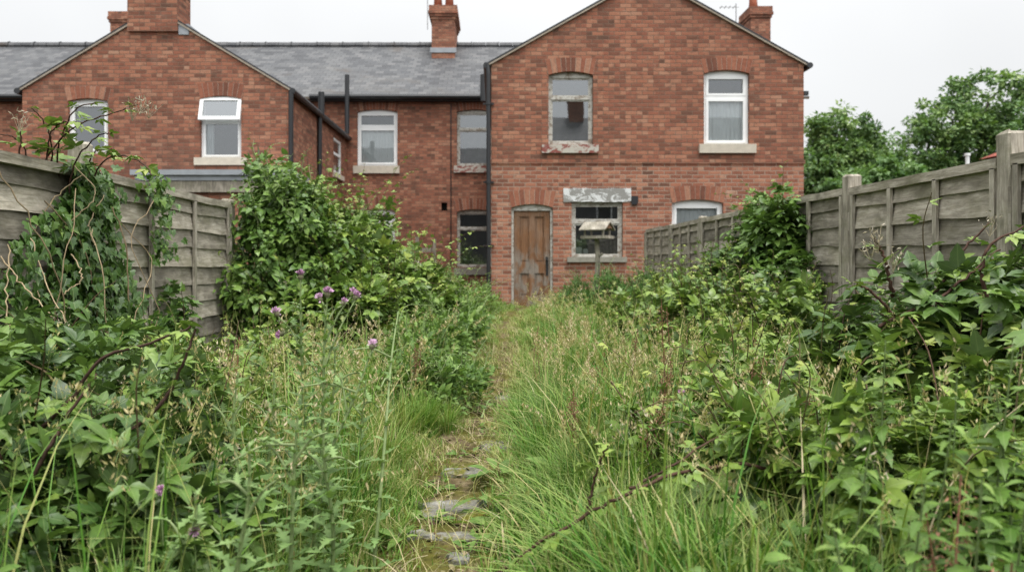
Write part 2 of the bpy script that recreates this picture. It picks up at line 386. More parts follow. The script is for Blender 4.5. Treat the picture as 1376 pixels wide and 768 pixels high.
def soilmat():
    b = NB('garden_soil'); p = b.geo().outputs['Position']
    c = b.ramp(b.noise(p, 3.0, 8, .65), [(.3, (.015, .012, .007)), (.5, (.032, .027, .013)), (.65, (.035, .045, .014)), (.8, (.07, .065, .03))])
    return b.end(b.pbr(c, .95, .1, normal=b.bump(b.noise(p, 22, 6), .8, .03)))
M['soil'] = soilmat()
def pathmat():
    b = NB('mossy_path'); p = b.geo().outputs['Position']
    c = b.ramp(b.noise(p, 8.0, 8, .7), [(.3, (.035, .026, .014)), (.5, (.12, .090, .048)), (.7, (.26, .205, .125))])
    mo = b.ramp(b.noise(p, 3.4, 7, .7, .4), [(.43, 0.0), (.54, 1.0)])
    mc = b.ramp(b.noise(p, 26, 5, .7), [(.3, (.040, .042, .007)), (.7, (.125, .118, .02))])
    c = b.mix(b.math('MULTIPLY', mo, .85), c, mc)
    return b.end(b.pbr(c, .95, .1, normal=b.bump(b.noise(p, 30, 6), .9, .02)))
M['path'] = pathmat()
def flagmat():
    b = NB('grey_flagstone'); p = b.geo().outputs['Position']
    c = b.ramp(b.noise(p, 9.0, 8, .7), [(.3, (.06, .057, .045)), (.5, (.15, .143, .12)), (.72, (.31, .30, .27))])
    mo = b.ramp(b.noise(p, 7, 7, .7, .5), [(.50, 0.0), (.58, 1.0)])
    mc = b.ramp(b.noise(p, 40, 5, .7), [(.3, (.05, .055, .008)), (.7, (.19, .175, .025))])
    c = b.mix(mo, c, mc)
    return b.end(b.pbr(c, .85, .25, normal=b.bump(b.noise(p, 34, 7), .6, .012)))
M['flag'] = flagmat()
# ------------------------------------------------------------------ houses
def wall(g, axis, c, u0, u1, z0, z1, ops, into, tint=.5, mat=0):
    """upright wall in the plane x or y = c with rectangular openings (u0,u1,z0,z1) and reveals going 'into' metres"""
    us = sorted({u0, u1, *[q for o in ops for q in o[:2]]}); zs = sorted({z0, z1, *[q for o in ops for q in o[2:]]})
    pt = (lambda u, z, d=0: (u, c + d, z)) if axis == 'y' else (lambda u, z, d=0: (c + d, u, z))
    for a, b in zip(us, us[1:]):
        for e, f in zip(zs, zs[1:]):
            mu, mz = (a + b) / 2, (e + f) / 2
            if any(o[0] < mu < o[1] and o[2] < mz < o[3] for o in ops): continue
            g.quad(pt(a, e), pt(b, e), pt(b, f), pt(a, f), mat=mat)
    for (a, b, e, f) in ops:
        for (p, q) in (((a, e), (a, f)), ((b, e), (b, f)), ((a, e), (b, e)), ((a, f), (b, f))):
            g.quad(pt(*p), pt(*q), pt(*q, into), pt(*p, into), mat=mat)

def arch(xc, hw, zs, rise, zt, Y, rnd):
    """segmental arch of bricks on edge, curved below, nearly straight above"""
    g = G(); n = max(7, round(2 * hw / .092)); H = hw + .07
    for i in range(n):
        a, b = -1 + 2 * i / n, -1 + 2 * (i + 1) / n
        gp = .0045 / hw
        a2, b2 = a + gp, b - gp
        lo = lambda t: zs + rise * (1 - t * t)
        hi = lambda t: zt + .035 * (1 - t * t) + rnd.uniform(-.004, .004)
        x = [xc + a2 * hw, xc + b2 * hw, xc + b2 * H, xc + a2 * H]; z = [lo(a2), lo(b2), hi(b2), hi(a2)]
        y0 = Y - .006 - rnd.uniform(0, .004)
        v = [(x[k], y0, z[k]) for k in range(4)] + [(x[k], Y + .12, z[k]) for k in range(4)]
        g.add(v, [(0, 1, 2, 3), (7, 6, 5, 4), (0, 4, 5, 1), (1, 5, 6, 2), (2, 6, 7, 3), (3, 7, 4, 0)], tint=rnd.random())
        m = [(xc + a * hw, Y - .003, lo(a)), (xc + b * hw, Y - .003, lo(b)), (xc + b * H, Y - .003, hi(b)), (xc + a * H, Y - .003, hi(a))]
        g.add(m, [(0, 1, 2, 3)], mat=1)
    return g

rnd = random.Random(3)
def rect(px0, px1, py0, py1, Y):
    a = P(px0, py1, Y); b = P(px1, py0, Y); return (a[0], b[0], a[2], b[2])

def frame_bars(g, x0, x1, z0, z1, y0, y1, w, tint=.5):
    g.box(x0, y0, z0, x0 + w, y1, z1, tint); g.box(x1 - w, y0, z0, x1, y1, z1, tint)
    g.box(x0 + w, y0 + .001, z0, x1 - w, y1, z0 + w, tint); g.box(x0 + w, y0 + .001, z1 - w, x1 - w, y1, z1, tint)

def window(parent, r, Y, fm, sill=None, trans=.34, curtain=None, rise=.07, glass='glass', label=None, open_vent=False, fw=.055, sash=.05, archtop=None, sill_label=None):
    """recessed window: frame > pane, curtain; sill and brick arch are parts of the house too"""
    x0, x1, z0, z1 = r; y = Y + .075
    g = G(); frame_bars(g, x0 + .004, x1 - .004, z0 + .004, z1 - .002, y, y + .06, fw)
    g.box(x0 + fw, y - .004, z1 - rise - fw * .9, x1 - fw, y + .055, z1 - fw - .001)          # head follows the arch
    zt = z1 - rise - (z1 - z0) * trans * .86 if trans else None
    panes = []
    if trans:
        g.box(x0 + fw, y - .006, zt - .03, x1 - fw, y + .058, zt + .03)
        if open_vent: panes = [(z0 + fw, zt - .03)]
        else: panes = [(zt + .03, z1 - rise - fw * .9), (z0 + fw, zt - .03)]
    else: panes = [(z0 + fw, z1 - rise - fw * .9)]
    for (a, b) in panes:
        if sash: frame_bars(g, x0 + fw + .002, x1 - fw - .002, a + .001, b - .001, y - .012 if fm == 'upvc' else y + .014, y + .045, sash)
    w = part('window', g, M[fm], parent, label)
    for (a, b) in panes:
        q = G(); s = sash * .6
        q.quad((x0 + fw + s, y + .03, a + s), (x1 - fw - s, y + .03, a + s), (x1 - fw - s, y + .03, b - s), (x0 + fw + s, y + .03, b - s))
        part('pane', q, M[glass], w)
    if open_vent:
        va = math.radians(15); q = G(); pz, pyy = z1 - rise * .5, y - .01; h = pz - zt + .03
        def tilt(gg):
            for k, v in enumerate(gg.v):
                dz = v[:, 2] - pz; dy = v[:, 1] - pyy
                gg.v[k] = np.stack([v[:, 0], pyy + dy * math.cos(va) + dz * math.sin(va), pz + dz * math.cos(va) - dy * math.sin(va)], 1)
            return gg
        frame_bars(q, x0 - .005, x1 + .005, pz - h, pz, pyy - .05, pyy, .075)
        part('vent', tilt(q), M[fm], w, 'top vent propped open')
        q = G(); q.quad((x0 + .06, pyy - .02, pz - h + .06), (x1 - .06, pyy - .02, pz - h + .06), (x1 - .06, pyy - .02, pz - .06), (x0 + .06, pyy - .02, pz - .06))
        part('pane', tilt(q), M[glass], w)
    if curtain:
        kind, ca, cb, cz0, cz1 = curtain
        q = G(); n = 90; xs = np.linspace(x0 + fw + (x1 - x0 - 2 * fw) * ca, x0 + fw + (x1 - x0 - 2 * fw) * cb, n)
        if kind == 'net': yy = y + .10 + .022 * np.sin(xs * 62 + 2 * np.sin(xs * 9)) + .008 * np.sin(xs * 141)
        else: yy = y + .09 + .03 * (np.mod(xs * 11.5, 1.0) - .5)
        za, zb = z0 + (z1 - z0) * cz0, z0 + (z1 - z0) * cz1
        v = np.concatenate([np.stack([xs, yy, np.full(n, za)], 1), np.stack([xs, yy * .5 + .5 * (y + .10), np.full(n, zb)], 1)])
        q.add(v, [(i, i + 1, n + i + 1, n + i) for i in range(n - 1)])
        part('curtain' if kind == 'net' else 'blind', q, M['fabric' if kind == 'net' else 'blind'], w)
    if sill:
        mat, sx0, sx1, sz0, sz1 = sill
        q = G(); q.box(sx0, Y - .065, sz0, sx1, Y + .08, sz1)
        part('sill', q, M[mat], w, sill_label)
    if archtop:
        part('window_arch', arch((x0 + x1) / 2, (x1 - x0) / 2, z1 - rise, rise, archtop, Y, rnd), [M['archbrick'], M['mortar']], parent)
    return w

def slab(g, a, b, c, d, th, uvf, mat=0):
    """roof slope a,b (eave) c,d (ridge), th thick"""
    top = np.array([a, b, c, d], float); n = np.cross(top[1] - top[0], top[3] - top[0]); n /= np.linalg.norm(n)
    if n[2] < 0: n = -n
    bot = top - n * th
    g.add(top, [(0, 1, 2, 3)], uv=uvf(top), mat=mat)
    g.add(np.concatenate([top, bot]), [(7, 6, 5, 4), (0, 4, 5, 1), (1, 5, 6, 2), (2, 6, 7, 3), (3, 7, 4, 0)], mat=1)

def ridge_tiles(parent, p, q, n, r=.13):
    g = G(); p = np.array(p, float); q = np.array(q, float)
    for i in range(n):
        a, b = p + (q - p) * (i + .01) / n, p + (q - p) * (i + .985) / n
        dz = rnd.uniform(-.006, .006)
        g.tube([a + (0, 0, dz), b + (0, 0, dz)], r, 8, rnd.random())
        if i % 2 == 0: g.tube([b - (q - p) / n * .06 + (0, 0, dz), b + (0, 0, dz)], r * 1.18, 8, .5)
    return part('ridge_tiles', g, M['slate'], parent)

def chimney(parent, x0, x1, y0, y1, zb, zt, corbels=2, pots=0, flash=None, lab=None):
    g = G(); cz = zt - .09 * (corbels + 2)
    g.box(x0, y0, zb, x1, y1, cz)
    z = cz
    for i in range(corbels):
        e = .035 * (i + 1); g.box(x0 - e, y0 - e, z, x1 + e, y1 + e, z + .09); z += .09
    g.box(x0 - .035 * corbels + .02, y0 - .035 * corbels + .02, z, x1 + .035 * corbels - .02, y1 + .035 * corbels - .02, zt)
    c = part('chimney', g, M['brick'], parent, lab)
    m = G(); m.lathe(((x0 + x1) / 2, (y0 + y1) / 2, zt), [(.48 * min(x1 - x0, y1 - y0), 0), (.3 * min(x1 - x0, y1 - y0), .07)], 8)
    part('flaunching', m, M['mortar'], parent)
    for i in range(pots):
        t = (i + .5) / pots
        m = G(); px_ = x0 + (x1 - x0) * t
        m.lathe((px_, y0 + .25, zt + .03), [(.15, 0), (.125, .3), (.125, .5), (.155, .52), (.155, .6), (.11, .6)], 12)
        part('chimney_pot', m, M['pot'], parent)
    if flash:
        m = G(); m.box(x0 - .05, y0 - .03, flash, x1 + .05, y0 + .05, flash + .16); part('lead_flashing', m, M['lead'], parent)
    return c

def pipe(parent, pts, r, name='downpipe', brackets=(), lab=None):
    g = G(); g.tube(pts, r, 10)
    for b in brackets:
        g.tube([(b[0], b[1], b[2] - .03), (b[0], b[1], b[2] + .03)], r * 1.35, 10)
        g.box(b[0] - .11, b[1] + r * .6, b[2] - .018, b[0] + .11, b[1] + r * .6 + .02, b[2] + .018)
    return part(name, g, M['blackpipe'], parent, lab)

DM, DL, DR = 21.5, 15.5, 15.0            # distances of the long range, the left wing and the right wing
ZE = P(0, 130, DM)[2]; YR, ZR = 25.5, P(0, 62, 25.5)[2]
XJ = P(607, 0, DM)[0]; XEND = 8.85; XW = -18.0
# ---------------- right hand house
hB = thing('terraced_house', 'red brick house with a broad gabled wing, brown panelled door and peeling windows', 'house', (3.03, 15, .22), 'terraced houses')
wx0, wx1 = -.12, 6.18; zeB = P(0, 87, DR)[2]; apx = P(870, -30, DR)
W1 = rect(737, 797, 96, 194, DR); W2 = rect(946, 1007, 94, 195, DR); DO = rect(687, 743, 274, 413, DR); W3 = rect(768, 837, 271, 347, DR); W4 = rect(903, 972, 268, 344, DR)
W6 = rect(614, 676, 147, 223, DM); W7 = rect(614, 676, 281, 359, DM)
ZS = P(0, 217, DR)[2]
g = G()
lowz = ZS
wall(g, 'y', DR, wx0, wx1, lowz, zeB, [W1, W2], .13)
wall(g, 'y', DR, wx0, wx1, -.1, lowz, [DO, W3, W4], .13, mat=1)
g.add([(wx0, DR, zeB), (wx1, DR, zeB), (apx[0], DR, apx[2])], [(0, 1, 2)])
wall(g, 'x', wx0, DR, DM, -.1, zeB, [], .13); wall(g, 'x', wx1, DR, DM, -.1, zeB, [], -.13)
# projecting band of one course
g.box(wx0 - .022, DR - .022, ZS - .045, wx1 + .022, DR + .05, ZS + .035)
wall(g, 'y', DM, XJ, wx0, -.1, ZE, [(W6[0], wx0 - .02, W6[2], W6[3]), (W7[0], wx0 - .02, W7[2], W7[3])], .13)
wall(g, 'y', DM + .004, wx0 + .01, XEND, -.1, ZE, [], .13)
wall(g, 'x', XEND, DM, 2 * YR - DM, -.1, ZE, [], .13)
g.add([(XEND, DM, ZE), (XEND, 2 * YR - DM, ZE), (XEND, YR, ZR - .05)], [(0, 1, 2)])
wall(g, 'y', 2 * YR - DM, XJ, XEND, -.1, ZE, [], -.13)
wall(g, 'x', XJ + .02, DM + .2, 2 * YR - DM, -.1, ZE, [], .1)
part('wall', g, [M['brick'], M['brick_pale']], hB)
g = G(); g.box(wx0 + .3, DR + 1.6, -.1, wx1 - .3, DR + 1.65, zeB); g.box(wx0 + .02, DR + .15, 2.72, wx1 - .02, DR + 1.6, 2.80); part('inner_wall', g, M['inner'], hB)
g = G(); g.box(XJ + .3, DM + 1.4, 0, wx0 - .05, DM + 1.45, ZE); part('inner_wall', g, M['inner'], hB)

uvx = lambda T: np.stack([T[:, 0], np.hypot(T[:, 1] - T[0, 1], T[:, 2] - T[0, 2])], 1)
uvy = lambda T: np.stack([T[:, 1], np.hypot(T[:, 0] - T[0, 0], T[:, 2] - T[0, 2])], 1)
def main_roof(xa, xb):
    g = G(); ov = .28; sl = (ZR - ZE) / (YR - DM)
    slab(g, (xa, DM - ov, ZE - ov * sl + .12), (xb, DM - ov, ZE - ov * sl + .12), (xb, YR, ZR), (xa, YR, ZR), .07, uvx)
    yb = 2 * YR - DM
    slab(g, (xa, yb + ov, ZE - ov * sl + .12), (xb, yb + ov, ZE - ov * sl + .12), (xb, YR, ZR), (xa, YR, ZR), .07, uvx)
    return g
def wing_roof(x0, x1, y0, y1, ze, ax, az, ov=.12, fr=.05):
    g = G()
    sl0 = (az - ze) / (ax - x0); sl1 = (az - ze) / (x1 - ax)
    up = .06
    slab(g, (x0 - ov, y0 - fr, ze - ov * sl0 + up), (x0 - ov, y1, ze - ov * sl0 + up), (ax, y1, az + up), (ax, y0 - fr, az + up), .05, uvy)
    slab(g, (x1 + ov, y0 - fr, ze - ov * sl1 + up), (x1 + ov, y1, ze - ov * sl1 + up), (ax, y1, az + up), (ax, y0 - fr, az + up), .05, uvy)
    return g
rB = part('roof', main_roof(XJ, XEND + .06), [M['slate'], M['mortar']], hB, 'long slate roof of the range behind')
part('roof', wing_roof(wx0, wx1, DR, 23.2, zeB, apx[0], apx[2]), [M['slate'], M['mortar']], hB, 'gabled slate roof of the wing')
ridge_tiles(rB, (XJ, YR, ZR), (XEND, YR, ZR), 22)
# dark verge boards and eaves
g = G()
for xs_, sgn in ((wx0, 1), (wx1, -1)):
    a = np.array((xs_ - sgn * .12, DR - .055, zeB - .12 * (apx[2] - zeB) / abs(apx[0] - xs_) + .075)); b = np.array((apx[0], DR - .055, apx[2] + .075))
    g.add([a, b, b + (0, 0, -.035), a + (0, 0, -.035), a + (0, .06, 0), b + (0, .06, 0), b + (0, .06, -.035), a + (0, .06, -.035)],
          [(0, 1, 2, 3), (4, 7, 6, 5), (0, 4, 5, 1), (3, 2, 6, 7), (0, 3, 7, 4), (1, 5, 6, 2)])
part('verge', g, M['blackpipe'], hB)
g = G()
for xs_ in (wx0 - .10, wx1 + .10):
    q = G(); q.tube([(xs_, DR - .08, zeB - .03), (xs_, DM - .05, zeB - .03)], .06, 8); part('gutter', q, M['blackpipe'], hB)
g.tube([(XJ, DM - .30, ZE - .06), (wx0 - .02, DM - .30, ZE - .06)], .075, 8); g.box(XJ, DM - .22, ZE - .16, wx0 - .02, DM - .02, ZE + .02)
part('gutter', g, M['blackpipe'], hB)
g = G(); g.box(wx1 + .02, DR + .02, P(0, 127, DR)[2], wx1 + .11, DR + .10, P(0, 122, DR)[2]); part('pipe_bracket', g, M['blackpipe'], hB)
pz = lambda py, Y: P(0, py, Y)[2]
xp = P(656.5, 0, DR - .06)[0]
pipe(hB, [(xp, DR - .06, .3), (xp, DR - .06, pz(100, DR)), (xp - .02, DR - .05, pz(88, DR))], .045, brackets=[(xp, DR - .06, pz(q, DR)) for q in (140, 245, 330)], lab='black downpipe on the corner of the gabled wing')
x651 = P(650, 0, DM - .1)[0]
pipe(hB, [(x651, DM - .36, pz(140, DM)), (x651, DM - .36, pz(105, DM))], .10, 'vent_pipe')
window(hB, W1, DR, 'oldpaint', ('redpaint', *rect(728, 804, 195, 206, DR)), .36, archtop=P(0, 80, DR)[2], label='peeling white timber window with dirty panes', sill_label='sill of flaking red paint', sash=.03)
window(hB, W2, DR, 'upvc', ('stone', *rect(939, 1015, 194, 206, DR)), .36, ('net', 0, 1, .0, .70), archtop=P(0, 80, DR)[2], glass='glassclear', label='white plastic window with net curtain')
w3 = window(hB, W3, DR, 'oldpaint', ('concrete_post', *rect(762, 842, 345, 352, DR)), .40, rise=.012, label='peeling white timber window beside the door', sash=.035)
window(hB, W4, DR, 'upvc', None, 0, ('blind', 0, 1, .0, .95), archtop=P(0, 252, DR)[2], glass='glassclear', label='white plastic window behind the fence')
wr = (W6[0], wx0 - .024, W6[2], W6[3])
window(hB, wr, DM, 'oldpaint', ('redpaint', P(610, 0, DM)[0], wx0 - .03, pz(232, DM), pz(223, DM)), .36, archtop=P(0, 134, DM)[2], label='white window in the corner of the long range', sash=.03)
wr = (W7[0], wx0 - .024, W7[2], W7[3])
window(hB, wr, DM, 'oldpaint', ('concrete_post', P(610, 0, DM)[0], wx0 - .03, pz(369, DM), pz(360, DM)), .34, archtop=P(0, 268, DM)[2], label='dark ground floor window in the corner', sash=.03)
g = G(); n = 14; lx = rect(757, 848, 253, 271, DR)
for i in range(n):
    a, b = lx[0] + (lx[1] - lx[0]) * i / n, lx[0] + (lx[1] - lx[0]) * (i + 1) / n
    g.box(a, DR - .018, lx[2] + rnd.uniform(-.012, .012), b, DR + .13, lx[3] + rnd.uniform(-.006, .006))
part('lintel', g, M['lintelpaint'], hB, 'concrete lintel with flaking white paint')
g = G(); lx = rect(848, 857, 262, 275, DR); g.box(lx[0], DR - .04, lx[2] + .04, lx[1], DR + .02, lx[3] - .02); g.box(lx[0] + .01, DR - .05, lx[2], lx[1] - .02, DR - .01, lx[2] + .04); part('wall_vent', g, M['blackpipe'], hB)
part('door_arch', arch((DO[0] + DO[1]) / 2, (DO[1] - DO[0]) / 2, DO[3] - .07, .07, P(0, 257, DR)[2], DR, rnd), [M['archbrick'], M['mortar']], hB)
# the door, four panels
x0, x1, z0, z1 = DO
g = G(); y = DR + .05
g.box(x0 + .004, y, z0, x0 + .05, y + .09, z1 - .002); g.box(x1 - .05, y, z0, x1 - .004, y + .09, z1 - .002); g.box(x0 + .05, y + .001, z1 - .13, x1 - .05, y + .09, z1 - .003)
dfr = part('door_frame', g, M['oldpaint'], hB)
g = G(); a, b, c, d = x0 + .055, x1 - .055, z0 + .02, z1 - .135; y = DR + .085; W = b - a
zl0, zl1 = P(0, 367, DR)[2], P(0, 353, DR)[2]
st = .11
g.box(a, y, c, a + st, y + .045, d); g.box(b - st, y, c, b, y + .045, d)
mx0, mx1 = (a + b) / 2 - .05, (a + b) / 2 + .05
for (p, q) in ((c, c + .2), (zl0, zl1), (d - .11, d)): g.box(a + st, y + .001, p, b - st, y + .044, q)
for (p, q) in ((c + .2, zl0), (zl1, d - .11)):
    g.box(mx0, y + .0015, p, mx1, y + .043, q)
    for (u, v) in ((a + st, mx0), (mx1, b - st)):
        g.box(u, y + .030, p, v, y + .040, q)
        g.box(u + .045, y + .020, p + .05, v - .045, y + .035, q - .05)
        frame_bars(g, u, v, p, q, y + .010, y + .035, .014)
dr = part('door', g, M['door'], hB, 'weathered brown four panel door')
g = G(); g.lathe((b - .06, y - .03, zl1 + .06), [(.0, -.02), (.028, 0), (.0, .02)], 10); g.box(b - .085, y - .008, zl0 - .05, b - .035, y, zl1 + .12); part('handle', g, M['blackpipe'], dr)
g = G(); g.box(x0 - .1, DR - .12, .1, x1 + .1, DR + .13, z0 - .004); part('doorstep', g, M['stone'], hB)
chimney(hB, P(1009, 0, 24)[0], XEND - .03, 24.0, 25.0, 6.8, P(0, 9, 24)[2], 2, 0, lab='chimney on the far end of the slate roof')
g = G(); g.lathe((P(1012, 0, 24.5)[0], 24.5, P(0, 9, 24)[2] + .02), [(.16, 0), (.13, .3), (.13, .55), (.17, .58), (.17, .68), (.12, .68)], 12); part('chimney_pot', g, M['pot'], hB)
def aerial(parent, px, y_top, y_bot, Y, bars):
    g = G(); x = P(px, 0, Y)[0]; zt, zb = pz(y_top, Y), pz(y_bot, Y)
    g.tube([(x, Y, zb), (x, Y, zt)], .016, 6)
    for k in range(bars): g.box(x - .5 + k * .14, Y - .12, zt - .12 - .01, x - .485 + k * .14, Y + .12, zt - .11)
    if bars: g.tube([(x - .55, Y, zt - .12), (x + .1, Y, zt - .12)], .010, 6)
    part('aerial', g, M['greymetal'], parent)
aerial(hB, 989, 5, 52, 24.3, 4)

# things on the inside of the ground floor sill
for (pa, pb, pt_, lab) in ((773, 782, 333, 'wider white box on the inner ledge of the window by the door'), (784, 790, 335, 'narrower white box on the inner ledge of the window by the door')):
    Yb = DR + .19; r = rect(pa, pb, pt_, 346, Yb)
    g = G(); g.box(r[0], Yb, W3[2] + .06, r[1], Yb + .12, r[3]); g.box(r[0] + .01, Yb - .002, r[3], r[1] - .01, Yb + .122, r[3] + .012)
    single('box', g, M['whitebox'], lab, 'box', ((r[0] + r[1]) / 2, Yb + .06, W3[2] + .06))
g = G(); g.box(W3[0] - .1, DR + .14, W3[2] - .02, W3[1] + .1, DR + .5, W3[2] + .06); part('window_ledge', g, M['inner'], hB)

# ---------------- left hand house
hA = thing('terraced_house', 'red brick house on the left with big gable chimney and propped open window vent', 'house', (-7.1, 15.5, .22), 'terraced houses')
ax0, ax1 = P(30, 0, DL)[0], P(388, 0, DL)[0]; zeA = P(0, 121, DL)[2]; apA = P(209, 14, DL)
W9 = rect(91, 145, 132, 206, DL); W10 = rect(269, 324, 129, 213, DL)
W5 = rect(480, 534, 147, 223, DM); W8 = rect(492, 531, 280, 345, DM)
ysw = -4.34 / -.217; ysw2 = -4.34 / -.208   # small window in the side wall
WS = (19.75, 20.75, P(0, 234, 20.2)[2], P(0, 187, 20.2)[2])
g = G()
wall(g, 'y', DL, ax0, ax1, -.1, zeA, [W9, W10], .13)
g.add([(ax0, DL, zeA), (ax1, DL, zeA), (apA[0], DL, apA[2])], [(0, 1, 2)])
wall(g, 'x', ax1, DL, DM, -.1, zeA, [WS], -.13); wall(g, 'x', ax0, DL, DM, -.1, zeA, [], .13)
wall(g, 'y', DM, ax1, XJ, -.1, ZE, [W5, W8, rect(593, 601, 272, 283, DM)], .13)
wall(g, 'y', DM + .004, XW, ax1 - .01, -.1, ZE, [], .13)
wall(g, 'x', XW, DM, 2 * YR - DM, -.1, ZE, [], .13); wall(g, 'y', 2 * YR - DM, XW, XJ, -.1, ZE, [], -.13)
g.add([(XW, DM, ZE), (XW, 2 * YR - DM, ZE), (XW, YR, ZR - .05)], [(0, 1, 2)])
part('wall', g, [M['brick']], hA)
g = G(); g.box(ax0 + .3, DL + 1.5, 0, ax1 - .3, DL + 1.55, zeA); part('inner_wall', g, M['inner'], hA)
g = G(); g.box(ax1 + .1, DM + 1.3, 0, XJ - .1, DM + 1.35, ZE); part('inner_wall', g, M['inner'], hA)
g = G(); r = rect(592, 602, 271, 284, DM); g.box(r[0], DM + .12, r[2], r[1], DM + .14, r[3]); part('air_brick', g, M['dark'], hA)
g = G(); xk = XJ - .02; g.tube([(xk, DM - .02, 1.0), (xk, DM - .02, ZE - .2)], .014, 6); part('cable', g, M['blackpipe'], hA)
rA = part('roof', main_roof(XW, XJ), [M['slate'], M['mortar']], hA, 'long slate roof of the range behind')
part('roof', wing_roof(ax0, ax1, DL, 22.4, zeA, apA[0], apA[2], .1, .04), [M['slate'], M['mortar']], hA, 'gabled slate roof of the lower wing')
ridge_tiles(rA, (XW, YR, ZR), (XJ, YR, ZR), 38)
g = G()
for xs_, sgn in ((ax0, 1), (ax1, -1)):
    a = np.array((xs_ - sgn * .1, DL - .045, zeA - .1 * (apA[2] - zeA) / abs(apA[0] - xs_) + .075)); b = np.array((apA[0], DL - .045, apA[2] + .075))
    g.add([a, b, b + (0, 0, -.03), a + (0, 0, -.03), a + (0, .06, 0), b + (0, .06, 0), b + (0, .06, -.03), a + (0, .06, -.03)],
          [(0, 1, 2, 3), (4, 7, 6, 5), (0, 4, 5, 1), (3, 2, 6, 7), (0, 3, 7, 4), (1, 5, 6, 2)])
part('verge', g, M['blackpipe'], hA)
g = G()
for xs_ in (ax0 - .08, ax1 + .09):
    q = G(); q.tube([(xs_, DL - .06, zeA - .03), (xs_, DM - .05, zeA - .03)], .065, 8); part('gutter', q, M['blackpipe'], hA)
for (xa, xb) in ((XW, ax0 - .0), (ax1 - 1.0, XJ)):
    g = G(); g.tube([(xa, DM - .30, ZE - .06), (xb, DM - .30, ZE - .06)], .075, 8); g.box(xa, DM - .22, ZE - .16, xb, DM - .02, ZE + .02); part('gutter', g, M['blackpipe'], hA)
xq = ax1 + .05
pipe(hA, [(P(391, 0, DL - .05)[0], DL - .05, .3), (P(391, 0, DL - .05)[0], DL - .05, zeA - .05)], .05, lab='black downpipe on the front corner of the lower wing')
Yv = 4.29 / .239
pipe(hA, [(ax1 + .06, Yv, .3), (ax1 + .06, Yv, zeA - .1)], .055, lab='black downpipe on the side wall of the lower wing')
pipe(hA, [(ax1 + .10, Yv, zeA - .05), (ax1 + .10, Yv, pz(124, Yv))], .075, 'vent_pipe')
Ys = DM - .10; xs5 = P(469, 0, Ys)[0]
pipe(hA, [(xs5, Ys - .28, pz(182, Ys)), (xs5, Ys - .28, pz(104, Ys))], .065, 'vent_pipe')
# open top-hung vent on the window, a curtain edge at its left
window(hA, W9, DL, 'upvc', None, 0, archtop=P(0, 118, DL)[2], glass='glass', label='white plastic window half hidden by bramble shoots', rise=.06)
window(hA, W10, DL, 'upvc', ('stone', *rect(262, 332, 212, 222, DL)), .40, ('net', .0, .22, .0, .62), archtop=P(0, 113, DL)[2], rise=.06, label='white plastic window with its top vent propped open', open_vent=True, sash=.03)
window(hA, W5, DM, 'upvc', ('stone', *rect(475, 537, 223, 233, DM)), .32, ('blind', 0, 1, .0, .68), archtop=P(0, 134, DM)[2], glass='glassclear', label='white plastic window with vertical blind')
window(hA, W8, DM, 'upvc', None, .3, archtop=P(0, 266, DM)[2], label='ground floor window half hidden by the bramble')
# side wall window
g = G(); xx = ax1 - .08
for (ya, yb, za, zb) in ((WS[0], WS[0] + .07, WS[2], WS[3]), (WS[1] - .07, WS[1], WS[2], WS[3]), (WS[0] + .07, WS[1] - .07, WS[2], WS[2] + .07), (WS[0] + .07, WS[1] - .07, WS[3] - .07, WS[3]), (WS[0] + .07, WS[1] - .07, WS[3] - .45, WS[3] - .38)):
    g.box(xx, ya, za, xx + .06, yb, zb)
ws = part('window', g, M['upvc'], hA, 'small white window in the side wall')
q = G(); q.quad((xx + .03, WS[0] + .05, WS[2] + .05), (xx + .03, WS[1] - .05, WS[2] + .05), (xx + .03, WS[1] - .05, WS[3] - .05), (xx + .03, WS[0] + .05, WS[3] - .05)); part('pane', q, M['glass'], ws)
q = G(); q.box(ax1 - .05, WS[0] - .08, WS[2] - .13, ax1 + .07, WS[1] + .08, WS[2]); part('sill', q, M['stone'], ws)
# chimneys
cz1 = P(0, -40, DL)[2]
chimney(hA, P(173, 0, DL)[0], P(240, 0, DL)[0], DL - .062, DL + .60, P(0, 43, DL)[2], cz1, 2, 2, lab='big chimney rising out of the gable')
g = G(); sx = P(241, 0, DL)[0]; g.box(sx - .01, DL - .02, P(0, 47, DL)[2], sx + .2, DL + .62, P(0, 33, DL)[2]); part('lead_flashing', g, M['lead'], hA)
chimney(hA, P(148, 0, 25)[0], P(148, 0, 25)[0] + 1.4, 25.0, 26.0, 7.8, P(0, 16, 25)[2], 2, 0, lab='low chimney half behind the big one')
c5 = 24.3
chimney(hA, P(580, 0, c5)[0], P(611, 0, c5)[0], c5, c5 + 1.7, 7.4, P(0, 8, c5)[2], 3, 2, flash=P(0, 71, c5)[2], lab='chimney with two clay pots on the long roof')
aerial(hA, 574.5, -12, 40, 24.2, 0)
# single storey lean-to with a lead edge below the windows
g = G(); ea, eb = P(188, 0, 14.2)[0], P(384, 0, 14.2)[0]; ez = P(0, 229, 14.2)[2]
wall(g, 'y', 14.2, ea, eb, -.1, ez - .2, [], .1); wall(g, 'x', ea, 14.2, DL, -.1, ez - .2, [], .1); wall(g, 'x', eb, 14.2, DL, -.1, ez - .2, [], -.1)
part('lean_to_wall', g, M['brick'], hA)
g = G(); g.box(ea - .12, 14.05, ez - .10, eb + .12, DL - .003, ez); g.box(ea - .05, 14.1, ez - .2, eb + .05, DL - .004, ez - .10)
part('lean_to_roof', g, M['lead'], hA, 'flat roof with a grey lead edge')
g = G(); g.box(ea - .02, 14.12, ez - .42, eb + .02, 14.2 - .003, ez - .2); part('fascia', g, M['postwood'], hA)

